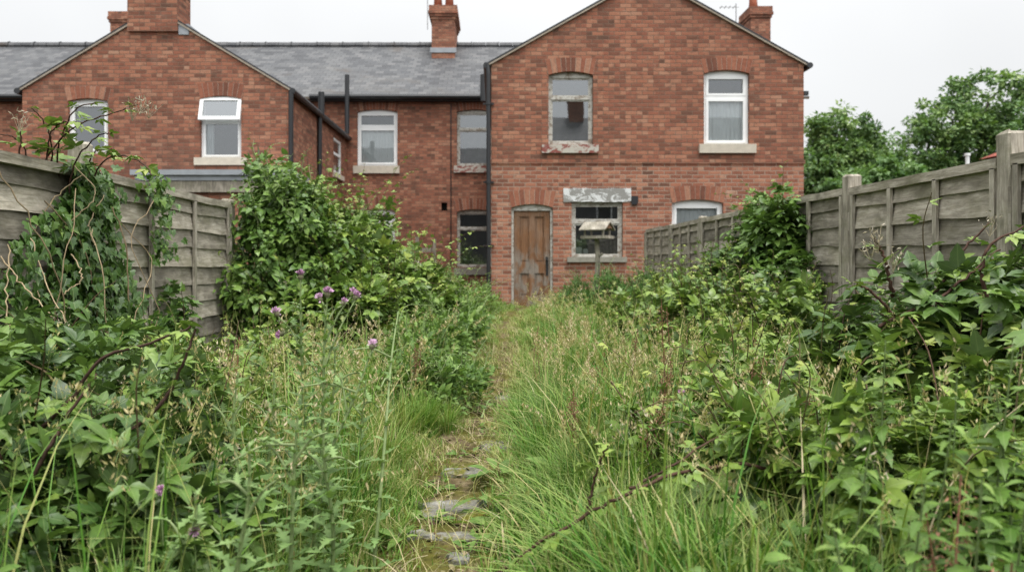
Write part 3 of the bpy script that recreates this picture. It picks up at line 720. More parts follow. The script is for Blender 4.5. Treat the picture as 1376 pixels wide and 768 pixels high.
# old gate post and dark opening by the long range (behind the bramble)
g = G(); xg = P(562, 0, 20.9)[0]; g.box(xg - .08, 20.86, .2, xg + .02, 20.96, P(0, 318, 20.9)[2]); g.box(xg + .42, 20.86, .2, xg + .50, 20.96, P(0, 318, 20.9)[2] - .06)
for k in range(3): g.box(xg + .02, 20.93, .3 + k * .55, xg + .42, 20.95, .42 + k * .55)
single('gate', g, M['postwood'], 'old grey timber gate frame against the wall behind the bramble', 'gate', (xg, 20.9, .22))

# ---------------- the terrace on the other side, which the panes mirror
hO = thing('terraced_house', 'dark terrace across the lane, seen only mirrored in the window panes', 'house', (0, -17, 0))
g = G(); wall(g, 'y', -15.0, -16, 16, 0, 7.0, [(a, a + 1, b, b + 1.5) for a in (-9, -4, 1, 6) for b in (1, 3.6)], -.12); wall(g, 'y', -23.0, -16, 16, 0, 7.0, [], .1)
for xx in (-16, 16):
    wall(g, 'x', xx, -23, -15, 0, 7.0, [], .1); g.add([(xx, -23, 7.0), (xx, -15, 7.0), (xx, -19, 10.5)], [(0, 1, 2)])
part('wall', g, M['render'], hO)
g = G(); slab(g, (-16.2, -14.7, 6.9), (16.2, -14.7, 6.9), (16.2, -19, 10.65), (-16.2, -19, 10.65), .08, uvx); slab(g, (-16.2, -23.3, 6.9), (16.2, -23.3, 6.9), (16.2, -19, 10.65), (-16.2, -19, 10.65), .08, uvx)
ro = part('roof', g, [M['slate'], M['mortar']], hO)
for xc in (5.2, -6.5): chimney(ro, xc - .5, xc + .5, -19.4, -18.6, 9.0, 12.0, 2, 0)
for a in (-9, -4, 1, 6):
    for b in (1, 3.6):
        g = G(); frame_bars(g, a, a + 1, b, b + 1.5, -15.1, -15.05, .08); wo = part('window', g, M['upvc'], hO)
        g = G(); g.box(a + .08, -15.09, b + .08, a + .92, -15.08, b + 1.42); part('pane', g, M['dark'], wo)
# ------------------------------------------------------------------ ground and path
g = G()
xs = np.concatenate([[-400, -120, -50, -25, -14, -8], np.linspace(-5, 5, 81), [8, 14, 25, 50, 120, 400]])
ys = np.concatenate([[-400, -120, -50, -20, -8, -2], np.linspace(0, 16, 129), [20, 30, 60, 120, 500]])
X, Y = np.meshgrid(xs, ys)
gb = lambda x, y: gz(x, y) + .022 * nz(x, y, 3.1) * (np.abs(x) < 6)
Z = gb(X, Y)
ny, nx = X.shape
f = np.array([(j * nx + i, j * nx + i + 1, (j + 1) * nx + i + 1, (j + 1) * nx + i) for j in range(ny - 1) for i in range(nx - 1)], np.int32)
g.add(np.stack([X, Y, Z], -1).reshape(-1, 3), (f.ravel(), np.full(len(f), 4, np.int32)))
setting('ground', g, M['soil'], 'structure', 'dark overgrown soil of the long garden', 'ground', True)

PY = np.array([1.2, 2.6, 3.3, 4.5, 6.0, 7.5, 9.5, 11, 13, 15.0]); PX = np.array([-.26, -.20, -.17, -.15, -.03, .07, .10, .12, .30, .72])
pc = lambda y: np.interp(y, PY, PX)
g = G(); yy = np.linspace(1.2, 14.9, 150); uu = np.linspace(-1, 1, 15)
U, YY = np.meshgrid(uu, yy); hw = (.30 + .07 * (YY < 5)) + .05 * nz(YY * 0, YY, 3.0)
XX = pc(YY) + U * hw
ZZ = gb(XX, YY) + .030 * (1 - U ** 4) + .014 * nz(XX, YY, 9.0) * (1 - np.abs(U) ** 3) - .012
ny, nx = XX.shape
f = np.array([(j * nx + i, j * nx + i + 1, (j + 1) * nx + i + 1, (j + 1) * nx + i) for j in range(ny - 1) for i in range(nx - 1)], np.int32)
g.add(np.stack([XX, YY, ZZ], -1).reshape(-1, 3), (f.ravel(), np.full(len(f), 4, np.int32)))
setting('path', g, M['path'], 'structure', 'mossy trodden path leading to the door', 'path', True)

def stone(px, py, w, d, lab, th=.035, rot=0.0, seed=1):
    Y = EYE / ((py - 352) / 1000.0); x = (px - 668) * Y / 1000; rr = random.Random(seed)
    n = 18; g = G(); th_ = np.arange(n) * 2 * PI / n
    rad = np.array([1 / max(abs(math.cos(t)) ** 1.3, abs(math.sin(t)) ** 1.3, .62) * rr.uniform(.66, 1.08) * .86 for t in th_])
    rings = []
    for k, (sc, z) in enumerate(((1.0, -.03), (1.0, th - .016), (.90, th + .002), (.5, th + .006))):
        px_ = np.cos(th_) * rad * w * .64 * sc; py_ = np.sin(th_) * rad * d * .62 * sc
        c, s_ = math.cos(rot), math.sin(rot)
        rings.append(np.stack([x + px_ * c - py_ * s_, Y + px_ * s_ + py_ * c, np.full(n, z) + np.array([rr.uniform(-.004, .004) for _ in th_])], 1))
    b0 = float(gb(x, Y))
    v = np.concatenate(rings + [[[x, Y, th + .004]]]); v[:, 2] += b0 + .012
    f = [(k * n + j, k * n + (j + 1) % n, (k + 1) * n + (j + 1) % n, (k + 1) * n + j) for k in range(3) for j in range(n)]
    f += [(3 * n + j, 3 * n + (j + 1) % n, 4 * n) for j in range(n)]
    g.add(v, f)
    single('flagstone', g, M['flag'], lab, 'stone', (x, Y, b0), 'flagstones in the path')
stone(604, 689, .30, .26, 'widest flat grey stone on the path with yellow moss round its front edge', 0.028, .1, 1)
stone(668, 607, .20, .22, 'pale rounded stone further up the path by the grass edge', 0.028, .3, 2)
stone(607, 729, .22, .10, 'narrow grey stone in front of the moss cushion', 0.017, -.1, 3)
stone(556, 728, .13, .10, 'broken pale stone at the left edge of the path in front', 0.017, .5, 4)
stone(628, 642, .24, .14, 'low stone sunk in dry straw in the middle of the path', 0.015, .05, 5)
stone(617, 757, .08, .09, 'small pale stone at the very front of the path', 0.017, .2, 6)
stone(680, 540, .22, .2, 'far flat stone on the path nearly covered by grass', 0.017, .2, 7)

# ------------------------------------------------------------------ fences
def fence(name, label, X, sg, posts, ztop, y0, y1):
    """waney lap fence along Y; sg = which way the garden lies"""
    rr = random.Random(int(abs(X) * 1000)); npr = np.random.default_rng(int(abs(X) * 777))
    root = thing(name, label, 'fence', (X, (y0 + y1) / 2, 0))
    for (yp, zt) in posts:
        zb = float(gz(0, yp)); g = G(); n = 14; a = .055
        zz = np.linspace(zb - .05, zt, n)
        for k in range(1):
            ring = np.array([(-a, -a), (a, -a), (a, a), (-a, a)]) * 1.0
            ring = np.array([(-a, -a * .8), (-a * .8, -a), (a * .8, -a), (a, -a * .8), (a, a * .8), (a * .8, a), (-a * .8, a), (-a, a * .8)])
            v = np.concatenate([np.stack([X + ring[:, 0] + npr.normal(0, .0025, 8), yp + ring[:, 1] + npr.normal(0, .0025, 8), np.full(8, z)], 1) for z in zz])
            top = v[-8:].copy(); top[:, :2] = (top[:, :2] - [X, yp]) * .72 + [X, yp]; top[:, 2] += .018 + npr.normal(0, .004, 8)
            v = np.concatenate([v, top])
            f = [(i * 8 + j, i * 8 + (j + 1) % 8, (i + 1) * 8 + (j + 1) % 8, (i + 1) * 8 + j) for i in range(n) for j in range(8)] + [tuple(n * 8 + j for j in range(8))]
            g.add(v, f, tint=rr.uniform(.45, .7))
        part('post', g, M['postwood'], root)
    ends = [p[0] for p in posts]
    spans = list(zip([y0] + ends, ends + [y1])) if True else []
    for (a, b) in spans:
        a0 = a + (.058 if a in ends else 0); b0 = b - (.058 if b in ends else 0)
        if b0 - a0 < .3: continue
        lift = rr.uniform(-.012, .012); zt = ztop + lift; zb = float(gz(0, (a + b) / 2)) + .03
        tilt = rr.uniform(-.008, .008)
        g = G(); z = zt; ph = .155; k = 0
        while z > zb + .02:
            n = 26; yy = np.linspace(a0 + .01, b0 - .01, n); lowz = z - ph
            wav = .006 * nz(yy, yy * 0 + k * 3.1, 2.2, k) + .005 * nz(yy, yy * 0 + k, 6.3, k * 2) - (.010 * np.exp(-((yy - rr.uniform(a0, b0)) / .16) ** 2) * rr.choice((-1, 1)))
            bow = .005 * nz(yy, yy * 0, 1.4, k)
            tl = tilt * (yy - a0)
            zt_ = np.full(n, z + .03) + tl; zl = lowz + wav + tl
            xo_t = X + sg * (.004 + bow * .3); xo_b = X + sg * (.030 + bow + .003 * npr.normal(0, 1, n))
            if k == 0: zt_ -= .03
            A = np.stack([np.broadcast_to(xo_t, (n,)), yy, zt_], 1); B = np.stack([xo_b, yy, zl], 1); C = np.stack([xo_b - sg * .013, yy, zl + .002], 1); D = np.stack([np.broadcast_to(xo_t - sg * .008, (n,)), yy, zt_], 1)
            v = np.concatenate([A, B, C, D])
            f = [(r * n + i, r * n + i + 1, ((r + 1) % 4) * n + i + 1, ((r + 1) % 4) * n + i) for r in range(4) for i in range(n - 1)]
            lo = np.array([q for ff in f for q in ff]); uo = rr.uniform(0, 30)
            vv = v[lo]; uv = np.stack([vv[:, 1] + uo, (vv[:, 2]) + uo * .37 + k * .5], 1)
            g.add(v, f, uv=uv, tint=np.clip(rr.gauss(.5, .24), 0, 1))
            z -= ph * rr.uniform(.93, 1.03); k += 1
        pn = part('panel', g, M['fence'], root)
        nb = 4; 
        for i in range(nb):
            yb = a0 + .035 + (b0 - a0 - .07) * i / (nb - 1)
            q = G(); wv = rr.uniform(.018, .023); m = 8
            zz = np.linspace(zb, zt - .05, m)
            jig = npr.normal(0, .002, (m, 4))
            v = np.concatenate([np.stack([X + sg * np.array([.030, .030, .052, .052]), yb + np.array([-wv, wv, wv, -wv]) + jig[j], np.full(4, zz[j]) + tilt * (yb - a0)], 1) for j in range(m)])
            q.add(v, [(j * 4 + e, j * 4 + (e + 1) % 4, (j + 1) * 4 + (e + 1) % 4, (j + 1) * 4 + e) for j in range(m - 1) for e in range(4)] + [(0, 3, 2, 1), tuple((m - 1) * 4 + e for e in range(4))], tint=rr.uniform(.45, .8))
            part('batten', q, M['batten'], pn)
        q = G(); m = 10; yy = np.linspace(a0, b0, m); jz = npr.normal(0, .0025, m) + tilt * (yy - a0)
        v = np.concatenate([np.stack([X + sg * np.array([-.012, .052, .052, -.012]), np.full(4, yy[j]), zt + np.array([-.055, -.055, .004, .012]) + jz[j]], 1) for j in range(m)])
        lo = [(j * 4 + e, j * 4 + (e + 1) % 4, (j + 1) * 4 + (e + 1) % 4, (j + 1) * 4 + e) for j in range(m - 1) for e in range(4)] + [(0, 3, 2, 1), tuple((m - 1) * 4 + e for e in range(4))]
        q.add(v, lo, tint=rr.uniform(.55, .8)); part('cap_rail', q, M['fence'], pn)
    return root
FR, FL = 2.79, -2.64
fence('garden_fence', 'weathered grey lap panel fence on the right running to the house', FR, -1, [(2.15, 1.8), (4.03, 1.81), (5.85, 1.79), (7.93, 1.76), (10.07, 1.72), (11.8, 1.70), (13.8, 1.66)], 1.70, 2.15, 13.8)
fence('garden_fence', 'weathered grey lap panel fence on the left overgrown with ivy', FL, 1, [(2.1, 1.85), (4.71, 1.86), (7.29, 1.72)], 1.70, 2.1, 7.29)

# ------------------------------------------------------------------ bird table
YB = 11.5; bx = P(802.5, 0, YB)[0]; zb = float(gz(bx, YB)); ztray = P(0, 319, YB)[2]
bt = thing('bird_table', 'small roofed wooden bird table on a post in front of the window', 'bird table', (bx, YB, zb))
g = G(); rr = random.Random(2)
g.tube([(bx + .01 * math.sin(k * 1.3), YB, zb - .1 + (ztray - zb + .1) * k / 8) for k in range(9)], [.046 - .0012 * k for k in range(9)], 8, .5)
g.tube([(bx + .035, YB - .03, zb + 1.02), (bx + .075, YB - .05, zb + 1.06)], .022, 6, .4)
part('post', g, M['postwood'], bt)
ang = math.radians(-32)
def brot(gg):
    c, s = math.cos(ang), math.sin(ang)
    for k, v in enumerate(gg.v):
        x, y = v[:, 0] - bx, v[:, 1] - YB
        gg.v[k] = np.stack([bx + x * c - y * s, YB + x * s + y * c, v[:, 2]], 1)
    return gg
g = G(); hw_, hd = .20, .15
g.box(bx - hw_, YB - hd, ztray - .018, bx + hw_, YB + hd, ztray + .006)
for (a, b, c, d) in ((-hw_, -hd - .012, hw_, -hd), (-hw_, hd, hw_, hd + .012)): g.box(bx + a, YB + b, ztray - .018, bx + c, YB + d, ztray + .026)
for a in (-hw_ - .012, hw_): g.box(bx + a, YB - hd - .012, ztray - .018, bx + a + .012, YB + hd + .012, ztray + .026)
part('tray', brot(g), M['postwood'], bt)
for (a, b) in ((-1, -1), (1, -1), (-1, 1), (1, 1)):
    g = G(); g.box(bx + a * (hw_ - .05) - .014, YB + b * (hd - .03) - .014, ztray + .006, bx + a * (hw_ - .05) + .014, YB + b * (hd - .03) + .014, ztray + .14); part('upright', brot(g), M['batten'], bt)
for b in (-1, 1):
    g = G(); z0, z1 = ztray + .12, ztray + .245; L_ = hw_ + .02
    v = np.array([(-L_, b * (hd + .05), z0), (L_, b * (hd + .05), z0), (L_, 0, z1), (-L_, 0, z1)], float) + [bx, YB, 0]
    g.add(np.concatenate([v, v - [0, 0, .014]]), [(0, 1, 2, 3), (7, 6, 5, 4), (0, 4, 5, 1), (1, 5, 6, 2), (2, 6, 7, 3), (3, 7, 4, 0)], tint=.45)
    part('roof', brot(g), M['batten'], bt)
for a in (-1, 1):
    g = G(); xx = bx + a * (hw_ - .012); v = [(xx, YB - hd + .01, ztray + .135), (xx, YB + hd - .01, ztray + .135), (xx, YB, ztray + .228)]
    g.add(v + [(xx + .01, y, z) for (_, y, z) in v], [(0, 1, 2), (5, 4, 3), (0, 3, 4, 1), (1, 4, 5, 2), (2, 5, 3, 0)]); part('gable_board', brot(g), M['door'], bt)

# ------------------------------------------------------------------ beyond the right hand fence
o = thing('outbuilding', 'low brick outbuilding with a red tiled roof showing above the right fence', 'outbuilding', (14.2, 17.5, .2))
g = G(); za = 3.78; x0, x1 = 12.55, 16.0
wall(g, 'y', 16, x0, x1, 0, za, [], .1); wall(g, 'y', 19, x0, x1, 0, za, [], -.1); wall(g, 'x', x0, 16, 19, 0, za, [], .1); wall(g, 'x', x1, 16, 19, 0, za, [], -.1)
part('wall', g, M['brick'], o)
g = G(); zr = za + .85; e = .15
A, B, C, D = (x0 - e, 16 - e, za - .02), (x1 + e, 16 - e, za - .02), (x1 + e, 19 + e, za - .02), (x0 - e, 19 + e, za - .02); E, F = (x0 + 1.5, 17.5, zr), (x1 - 1.5, 17.5, zr)
g.add([A, B, C, D, E, F], [(0, 1, 5, 4), (1, 2, 5), (2, 3, 4, 5), (3, 0, 4), (0, 3, 2, 1)]); part('roof', g, M['redtile'], o)
g = G(); X_ = P(1300, 0, 14)[0]; g.tube([(X_, 14, .2), (X_, 14, P(0, 208, 14)[2])], .035, 8); g.tube([(X_, 14, P(0, 208, 14)[2] - .02), (X_, 14, P(0, 206, 14)[2])], .05, 8)
single('pole', g, M['upvc'], 'thin white pole standing behind the right fence', 'pole', (X_, 14, .2))

LT = {}
def leaf_tmpl(n=5, width=.30, serr=0.0, fold=.22, droop=.25, heart=0.0, peak=.38, tip=1.0, wave=0.0, pet=0.0):
    """a leaf: folded along its midrib, drooping, edge toothed"""
    t = np.linspace(0, 1, n + 1)
    prof = np.where(t < peak, np.sin(np.clip(t / peak, 0, 1) * PI / 2) ** .75, np.cos(np.clip((t - peak) / (1 - peak), 0, 1) * PI / 2) ** tip)
    w = width * prof
    if serr: w = w * (1 + serr * np.where(np.arange(n + 1) % 2 == 0, -1, 1))
    z = -droop * t ** 2
    v = [(0, -0.0, 0)]; uv = [(.5, 0)]
    for i in range(1, n):
        dy = -serr * .10 if serr else 0
        bk = -heart * math.exp(-((t[i] - .12) / .10) ** 2)
        for sx in (-1, 0, 1):
            zz = z[i] + (fold * w[i] if sx else 0) + wave * math.sin(t[i] * 9 + sx) * (1 if sx else 0)
            v.append((sx * w[i], t[i] + (bk if sx else 0) + (dy if sx else 0), zz)); uv.append((.5 + sx * .5 * prof[i], t[i]))
    v.append((0, 1, z[-1])); uv.append((.5, 1))
    f = [(0, 2, 1), (0, 3, 2)]
    for i in range(n - 2):
        a = 1 + 3 * i
        f += [(a, a + 1, a + 4, a + 3), (a + 1, a + 2, a + 5, a + 4)]
    a = 1 + 3 * (n - 2); e = len(v) - 1
    f += [(a, a + 1, e), (a + 1, a + 2, e)]
    if pet:
        k = len(v); v += [(-.02, 0, 0), (.02, 0, 0), (.014, -pet, -.01), (-.014, -pet, -.01)]; uv += [(.5, 0)] * 4; f.append((k, k + 1, k + 2, k + 3))
        v = [(x, y + pet, z_) for (x, y, z_) in v]; v = [(x / (1 + pet), y / (1 + pet), z_ / (1 + pet)) for x, y, z_ in v]
    return pack(v, f, uv)
def pack(v, f, uv):
    return dict(v=np.array(v, float), lo=np.array([i for q in f for i in q], np.int32), sz=np.array([len(q) for q in f], np.int32), uv=np.array(uv, float))
def compound(leaflet, kids, stalk=.3):
    """several leaflets on one stalk: kids = (x, y, angle, size, roll)"""
    v = []; f = []; uv = []; k = 0
    st = [(-.008, 0, 0), (.008, 0, 0), (.008, stalk, -.01), (-.008, stalk, -.01)]
    v += st; uv += [(.5, .0)] * 4; f.append((0, 1, 2, 3)); k = 4
    fl = []; i = 0
    for s in leaflet['sz']: fl.append(leaflet['lo'][i:i + s]); i += s
    for (x, y, a, sc, roll) in kids:
        c, s = math.cos(a), math.sin(a); V = leaflet['v'] * sc
        zr = V[:, 2] + roll * V[:, 0]
        X_ = V[:, 0] * c + V[:, 1] * s; Y_ = -V[:, 0] * s + V[:, 1] * c
        v += list(zip(X_ + x, Y_ + y, zr - .01)); uv += list(map(tuple, leaflet['uv'])); f += [tuple(q + k) for q in fl]; k += len(V)
    return pack(v, f, uv)
lf = [leaf_tmpl(8, wd, .075, fo, dr, 0, .38, 1.0, wv) for wd, fo, dr, wv in ((.27, .2, .10, .015), (.24, .34, .30, .03), (.29, .14, .48, .02), (.22, .42, .2, .02))]
lfar = [leaf_tmpl(4, .30, 0, .25, dr, 0, .36) for dr in (.15, .4)]
def br_set(ls):
    out = []
    for i, l in enumerate(ls):
        r = .1 * (i - 1)
        out.append(compound(l, [(0, .36, .05, .62, r), (-.02, .31, -1.2 + .1 * i, .50, -.25), (.02, .31, 1.15 + .08 * i, .50, .25)], .36))
        out.append(compound(l, [(0, .40, -.04, .60, 0), (-.02, .36, -.95, .48, -.2), (.02, .36, .98, .50, .22), (-.02, .30, -1.85, .34, -.3), (.02, .30, 1.8, .34, .3)], .40))
    return out
LT['bramble'] = br_set(lf); LT['bramblefar'] = br_set(lfar)
LT['single'] = lf; LT['singlefar'] = lfar
LT['heart'] = [leaf_tmpl(6, .36, 0, fo, dr, .13, .24, 1.1, 0, .35) for fo, dr in ((.15, .15), (.3, .3), (.1, .45))]
LT['nettle'] = [leaf_tmpl(9, .24, .16, .2, dr, .03, .28, 1.15, 0, .12) for dr in (.25, .45, .65)]
LT['weed'] = [leaf_tmpl(4, .26, 0, .2, dr, 0, .45) for dr in (.1, .35)]
LT['narrow'] = [leaf_tmpl(5, .10, 0, .3, dr, 0, .35) for dr in (.1, .4)]
LT['thistle'] = [leaf_tmpl(10, .17, .55, .35, dr, 0, .35, 1, .02) for dr in (.1, .3, .5)]
LT['dock'] = [leaf_tmpl(7, .22, 0, .15, dr, 0, .4, 1.0, .03, .1) for dr in (.3, .6)]
def ivy_tmpl(fold):
    out = [(0, 0), (.30, -.12), (.46, .12), (.30, .30), (.40, .52), (.18, .58), (0, 1.0)]
    v = [(0, .15, 0)]; uv = [(.5, .15)]
    pts = out + [(-x, y) for x, y in out[-2:0:-1]]
    for x, y in pts: v.append((x, y, fold * abs(x) - .2 * y * y)); uv.append((.5 + x, y))
    n = len(pts); f = [(0, 1 + i, 1 + (i + 1) % n) for i in range(n)]
    return pack(v, f, uv)
LT['ivy'] = [ivy_tmpl(.2), ivy_tmpl(.45)]
LT['diamond'] = [pack([(0, 0, 0), (.32, .45, .08), (0, 1, 0), (-.32, .45, .08)], [(0, 1, 2), (0, 2, 3)], [(.5, 0), (1, .5), (.5, 1), (0, .5)])]
LT['seed'] = [pack([(0, 0, 0), (.16, .4, .1), (0, 1, 0), (-.16, .4, .1)], [(0, 1, 2), (0, 2, 3)], [(.5, 0), (1, .5), (.5, 1), (0, .5)]),]
def unit(n, rng=R):
    v = rng.normal(0, 1, (n, 3)); return v / np.linalg.norm(v, axis=1)[:, None]
def scatter(g, tm, pos, d, nrm, sc, tint):
    k = R.integers(0, len(tm), len(pos)); sc = np.broadcast_to(sc, (len(pos),)); tint = np.broadcast_to(tint, (len(pos),))
    for i, T in enumerate(tm):
        m = k == i
        g.inst(T, pos[m], d[m], nrm[m], sc[m], tint[m])

# ------------------------------------------------------------------ trees beyond
def tree(label, base, h, lobes, n, mat, leaf=.2, cut=-.15):
    t = thing('tree', label, 'tree', base, 'trees behind the right fence'); b = np.array(base, float)
    rr = random.Random(int(h * 100 + base[0] * 10)); g = G()
    top = b + (0, 0, h * .75)
    g.tube([b - (0, 0, .2), b + (.05, 0, h * .2), b + (-.05, .1, h * .45), top], [h * .028, h * .022, h * .016, h * .006], 9, .4)
    for L_ in lobes:
        c = np.array(L_[:3]) + b; s = b + (0, 0, h * rr.uniform(.2, .5))
        mid = (s + c) / 2 + np.array([rr.uniform(-.3, .3), rr.uniform(-.3, .3), .2])
        g.tube([s, mid, c, c + np.array(L_[3:6]) * [rr.uniform(-.6, .6), 0, .6]], [h * .011, h * .008, h * .005, h * .002], 6, .4)
    part('trunk', g, M['bark'], t)
    g = G(); vol = np.array([L_[3] * L_[4] * L_[5] for L_ in lobes]) ** .67; 
    nc = n // 60; li = R.choice(len(lobes), nc, p=vol / vol.sum()); LL = np.array(lobes)[li]
    u = unit(nc); r = R.uniform(.45, 1.05, nc) ** .6
    cc = LL[:, :3] + LL[:, 3:6] * u * r[:, None]
    cc += .25 * np.stack([nz(cc[:, 0], cc[:, 2], 1.7), nz(cc[:, 1], cc[:, 2], 1.7, 2), nz(cc[:, 0], cc[:, 1], 1.3, 1)], 1)
    ci = np.repeat(np.arange(nc), 60); cr = R.uniform(.35, .95, nc) * h * .058
    q = unit(len(ci)) * (R.uniform(0, 1, len(ci)) ** .45)[:, None] * cr[ci][:, None] * [1.15, 1.15, .7]
    pos = cc[ci] + q + b
    outw = q / (np.linalg.norm(q, axis=1)[:, None] + 1e-6)
    nr = outw * .7 + [0, -.15, .8] + R.normal(0, .45, (len(ci), 3)); d = outw + [0, 0, -.35] + R.normal(0, .5, (len(ci), 3))
    scatter(g, LT['diamond'], pos, d, nr, leaf * R.uniform(.6, 1.2, len(ci)), np.clip(.45 + R.normal(0, .16, nc)[ci] + R.normal(0, .14, len(ci)), 0, 1))
    part('crown', g, L[mat], t)
def tb(px, Y): return (P(px, 0, Y)[0], Y, .1)
tree('round dark green tree just right of the gabled wing', tb(1135, 30), 7.4, [(-.6, 0, 4.6, 1.7, 1.6, 1.5), (.7, .2, 4.9, 1.6, 1.5, 1.6), (0, .3, 5.9, 1.2, 1.2, 1.2), (1.4, 0, 3.6, 1.1, 1.2, 1.1), (-1.3, 0, 3.3, 1.2, 1.3, 1.2)], 26000, 'tree', .20)
tree('tall spreading dark tree behind the right fence with sky between its branches', tb(1318, 36), 10.4, [(-2.6, 0, 6.4, 1.5, 1.6, 1.2), (-1.4, 0, 7.9, 1.7, 1.6, 1.2), (.5, .2, 8.9, 2.0, 1.8, 1.2), (2.2, 0, 7.6, 1.8, 1.6, 1.5), (.2, 0, 6.9, 2.0, 1.8, 1.0), (-3.0, 0, 4.7, 1.4, 1.4, .9), (1.5, 0, 5.6, 2.2, 1.6, .8), (3.4, 0, 5.9, 1.4, 1.5, 1.2), (-1.2, 0, 5.4, 1.4, 1.3, .7)], 24000, 'tree', .24)
tree('bright bushy tree low in front of the dark trees', tb(1180, 25), 4.7, [(-.9, 0, 3.1, 1.1, 1.1, 1.0), (.5, 0, 3.5, 1.1, 1.1, 1.0), (1.6, 0, 2.7, 1.1, 1.1, .9), (0, 0, 2.2, 1.8, 1.2, .9), (-1.7, .4, 2.2, .9, 1.1, .9)], 20000, 'palecrown', .17)
tree('yellow green tree at the right edge of the picture', tb(1420, 31), 9.0, [(-.3, 0, 6.2, 1.2, 1.3, 1.3), (.2, 0, 7.5, 1.3, 1.3, 1.1), (.6, 0, 4.8, 1.6, 1.4, 1.2)], 12000, 'palecrown', .19)
tree('dark tree low between the two taller trees', tb(1236, 33), 6.2, [(-.8, 0, 3.9, 1.4, 1.4, 1.3), (.9, 0, 3.6, 1.5, 1.4, 1.2), (0, 0, 2.6, 2.0, 1.3, 1.0)], 16000, 'tree', .20)
# ------------------------------------------------------------------ plants
def curve(ctrl, n=24):
    c = np.asarray(ctrl, float); c = np.concatenate([[2 * c[0] - c[1]], c, [2 * c[-1] - c[-2]]])
    k = len(c) - 3; t = np.linspace(0, k - 1e-6, n); i = t.astype(int); u = (t - i)[:, None]
    a, b, d, e = c[i], c[i + 1], c[i + 2], c[i + 3]
    return .5 * (2 * b + (d - a) * u + (2 * a - 5 * b + 4 * d - e) * u ** 2 + (3 * b - a - 3 * d + e) * u ** 3)
def along(path, spacing, start=0.0, jit=.3):
    seg = np.linalg.norm(np.diff(path, axis=0), axis=1); s = np.concatenate([[0], np.cumsum(seg)]); tot = s[-1]
    q = np.arange(start * tot + spacing * .5, tot, spacing); q = np.clip(q + R.uniform(-jit, jit, len(q)) * spacing, 0, tot)
    p = np.stack([np.interp(q, s, path[:, k]) for k in range(3)], 1)
    tg = np.gradient(path, axis=0); tg = np.stack([np.interp(q, s, tg[:, k]) for k in range(3)], 1); tg /= np.linalg.norm(tg, axis=1)[:, None] + 1e-9
    return p, tg, q / max(tot, 1e-6)
def leafy(gc, gl, path, r0, r1, tm, spacing, size, tint, start=.1, stem_tint=.3, taper=.55, up=.75):
    """a cane or shoot with leaves set alternately along it"""
    n = len(path); gc.tube(path, np.linspace(r0, r1, n), 5, stem_tint, cap=False)
    p, tg, f = along(path, spacing, start)
    if not len(p): return
    side = np.cross(tg, [0, 0, 1.0]); side /= np.linalg.norm(side, axis=1)[:, None] + 1e-6
    sg = np.where(np.arange(len(p)) % 2 == 0, 1, -1)[:, None]
    d = side * sg * 1.0 + tg * .55 + R.normal(0, .25, p.shape) + [0, 0, .12]
    nr = np.array([0, 0, up]) + R.normal(0, .28, p.shape) + .2 * np.cross(d, tg)
    scatter(gl, tm, p, d, nr, size * (1 - taper * f) * R.uniform(.75, 1.2, len(p)), np.clip(tint + .20 * f ** 2 + R.normal(0, .1, len(p)), 0, .88))
def nz3(p, s, k=0.0):
    x, y, z = p[:, 0] * s, p[:, 1] * s, p[:, 2] * s
    return (np.sin(x * 1.3 + 1.7 * np.sin(y + k) + k) + np.sin(y * 1.5 + 1.5 * np.sin(z * 1.2 - k)) + np.sin(z * 1.7 + 1.6 * np.sin(x * 1.1 + 2 * k)))/ 3
def bump3(u, k): return .25 * (np.sin(u[:, 0] * 5 + k) * np.sin(u[:, 2] * 6 + 2 * k) + np.sin(u[:, 1] * 7 - k) * .6 + .6 * np.sin(u[:, 0] * 11 + u[:, 2] * 9))
def blob_points(lobes, n, deep=.5, xlim=(FL + .06, FR - .07), thr=.62):
    Lb = np.array(lobes, float); a = (Lb[:, 3] * Lb[:, 5] + Lb[:, 4] * Lb[:, 5] + Lb[:, 3] * Lb[:, 4]); out = []; got = 0
    while got < n:
        m = n * 2; i = R.choice(len(Lb), m, p=a / a.sum()); u = unit(m); u[:, 2] = np.where(R.random(m) < .5, np.abs(u[:, 2]), u[:, 2])
        r = (1 - deep * R.random(m) ** 1.7) * (1 + bump3(u, 1.7 * i))
        p = Lb[i, :3] + Lb[i, 3:6] * u * r[:, None]
        ok = (p[:, 2] > gz(0, p[:, 1]) + .02) & (p[:, 0] > xlim[0]) & (p[:, 0] < xlim[1]) & (p[:, 1] > 1.75)
        for k in range(len(Lb)):
            q = np.linalg.norm((p - Lb[k, :3]) / Lb[k, 3:6], axis=1); ok &= ~((i != k) & (q < thr))
        ok &= ~((nz3(p, 5.5, 1.0) < -.22) & (r > .72)) & ~((nz3(p, 11.0, 2.0) < -.45) & (r > .8))
        o = u / Lb[i, 3:6]; o /= np.linalg.norm(o, axis=1)[:, None]
        out.append(np.concatenate([p, o, r[:, None]], 1)[ok]); got += ok.sum()
    return np.concatenate(out)[:n]
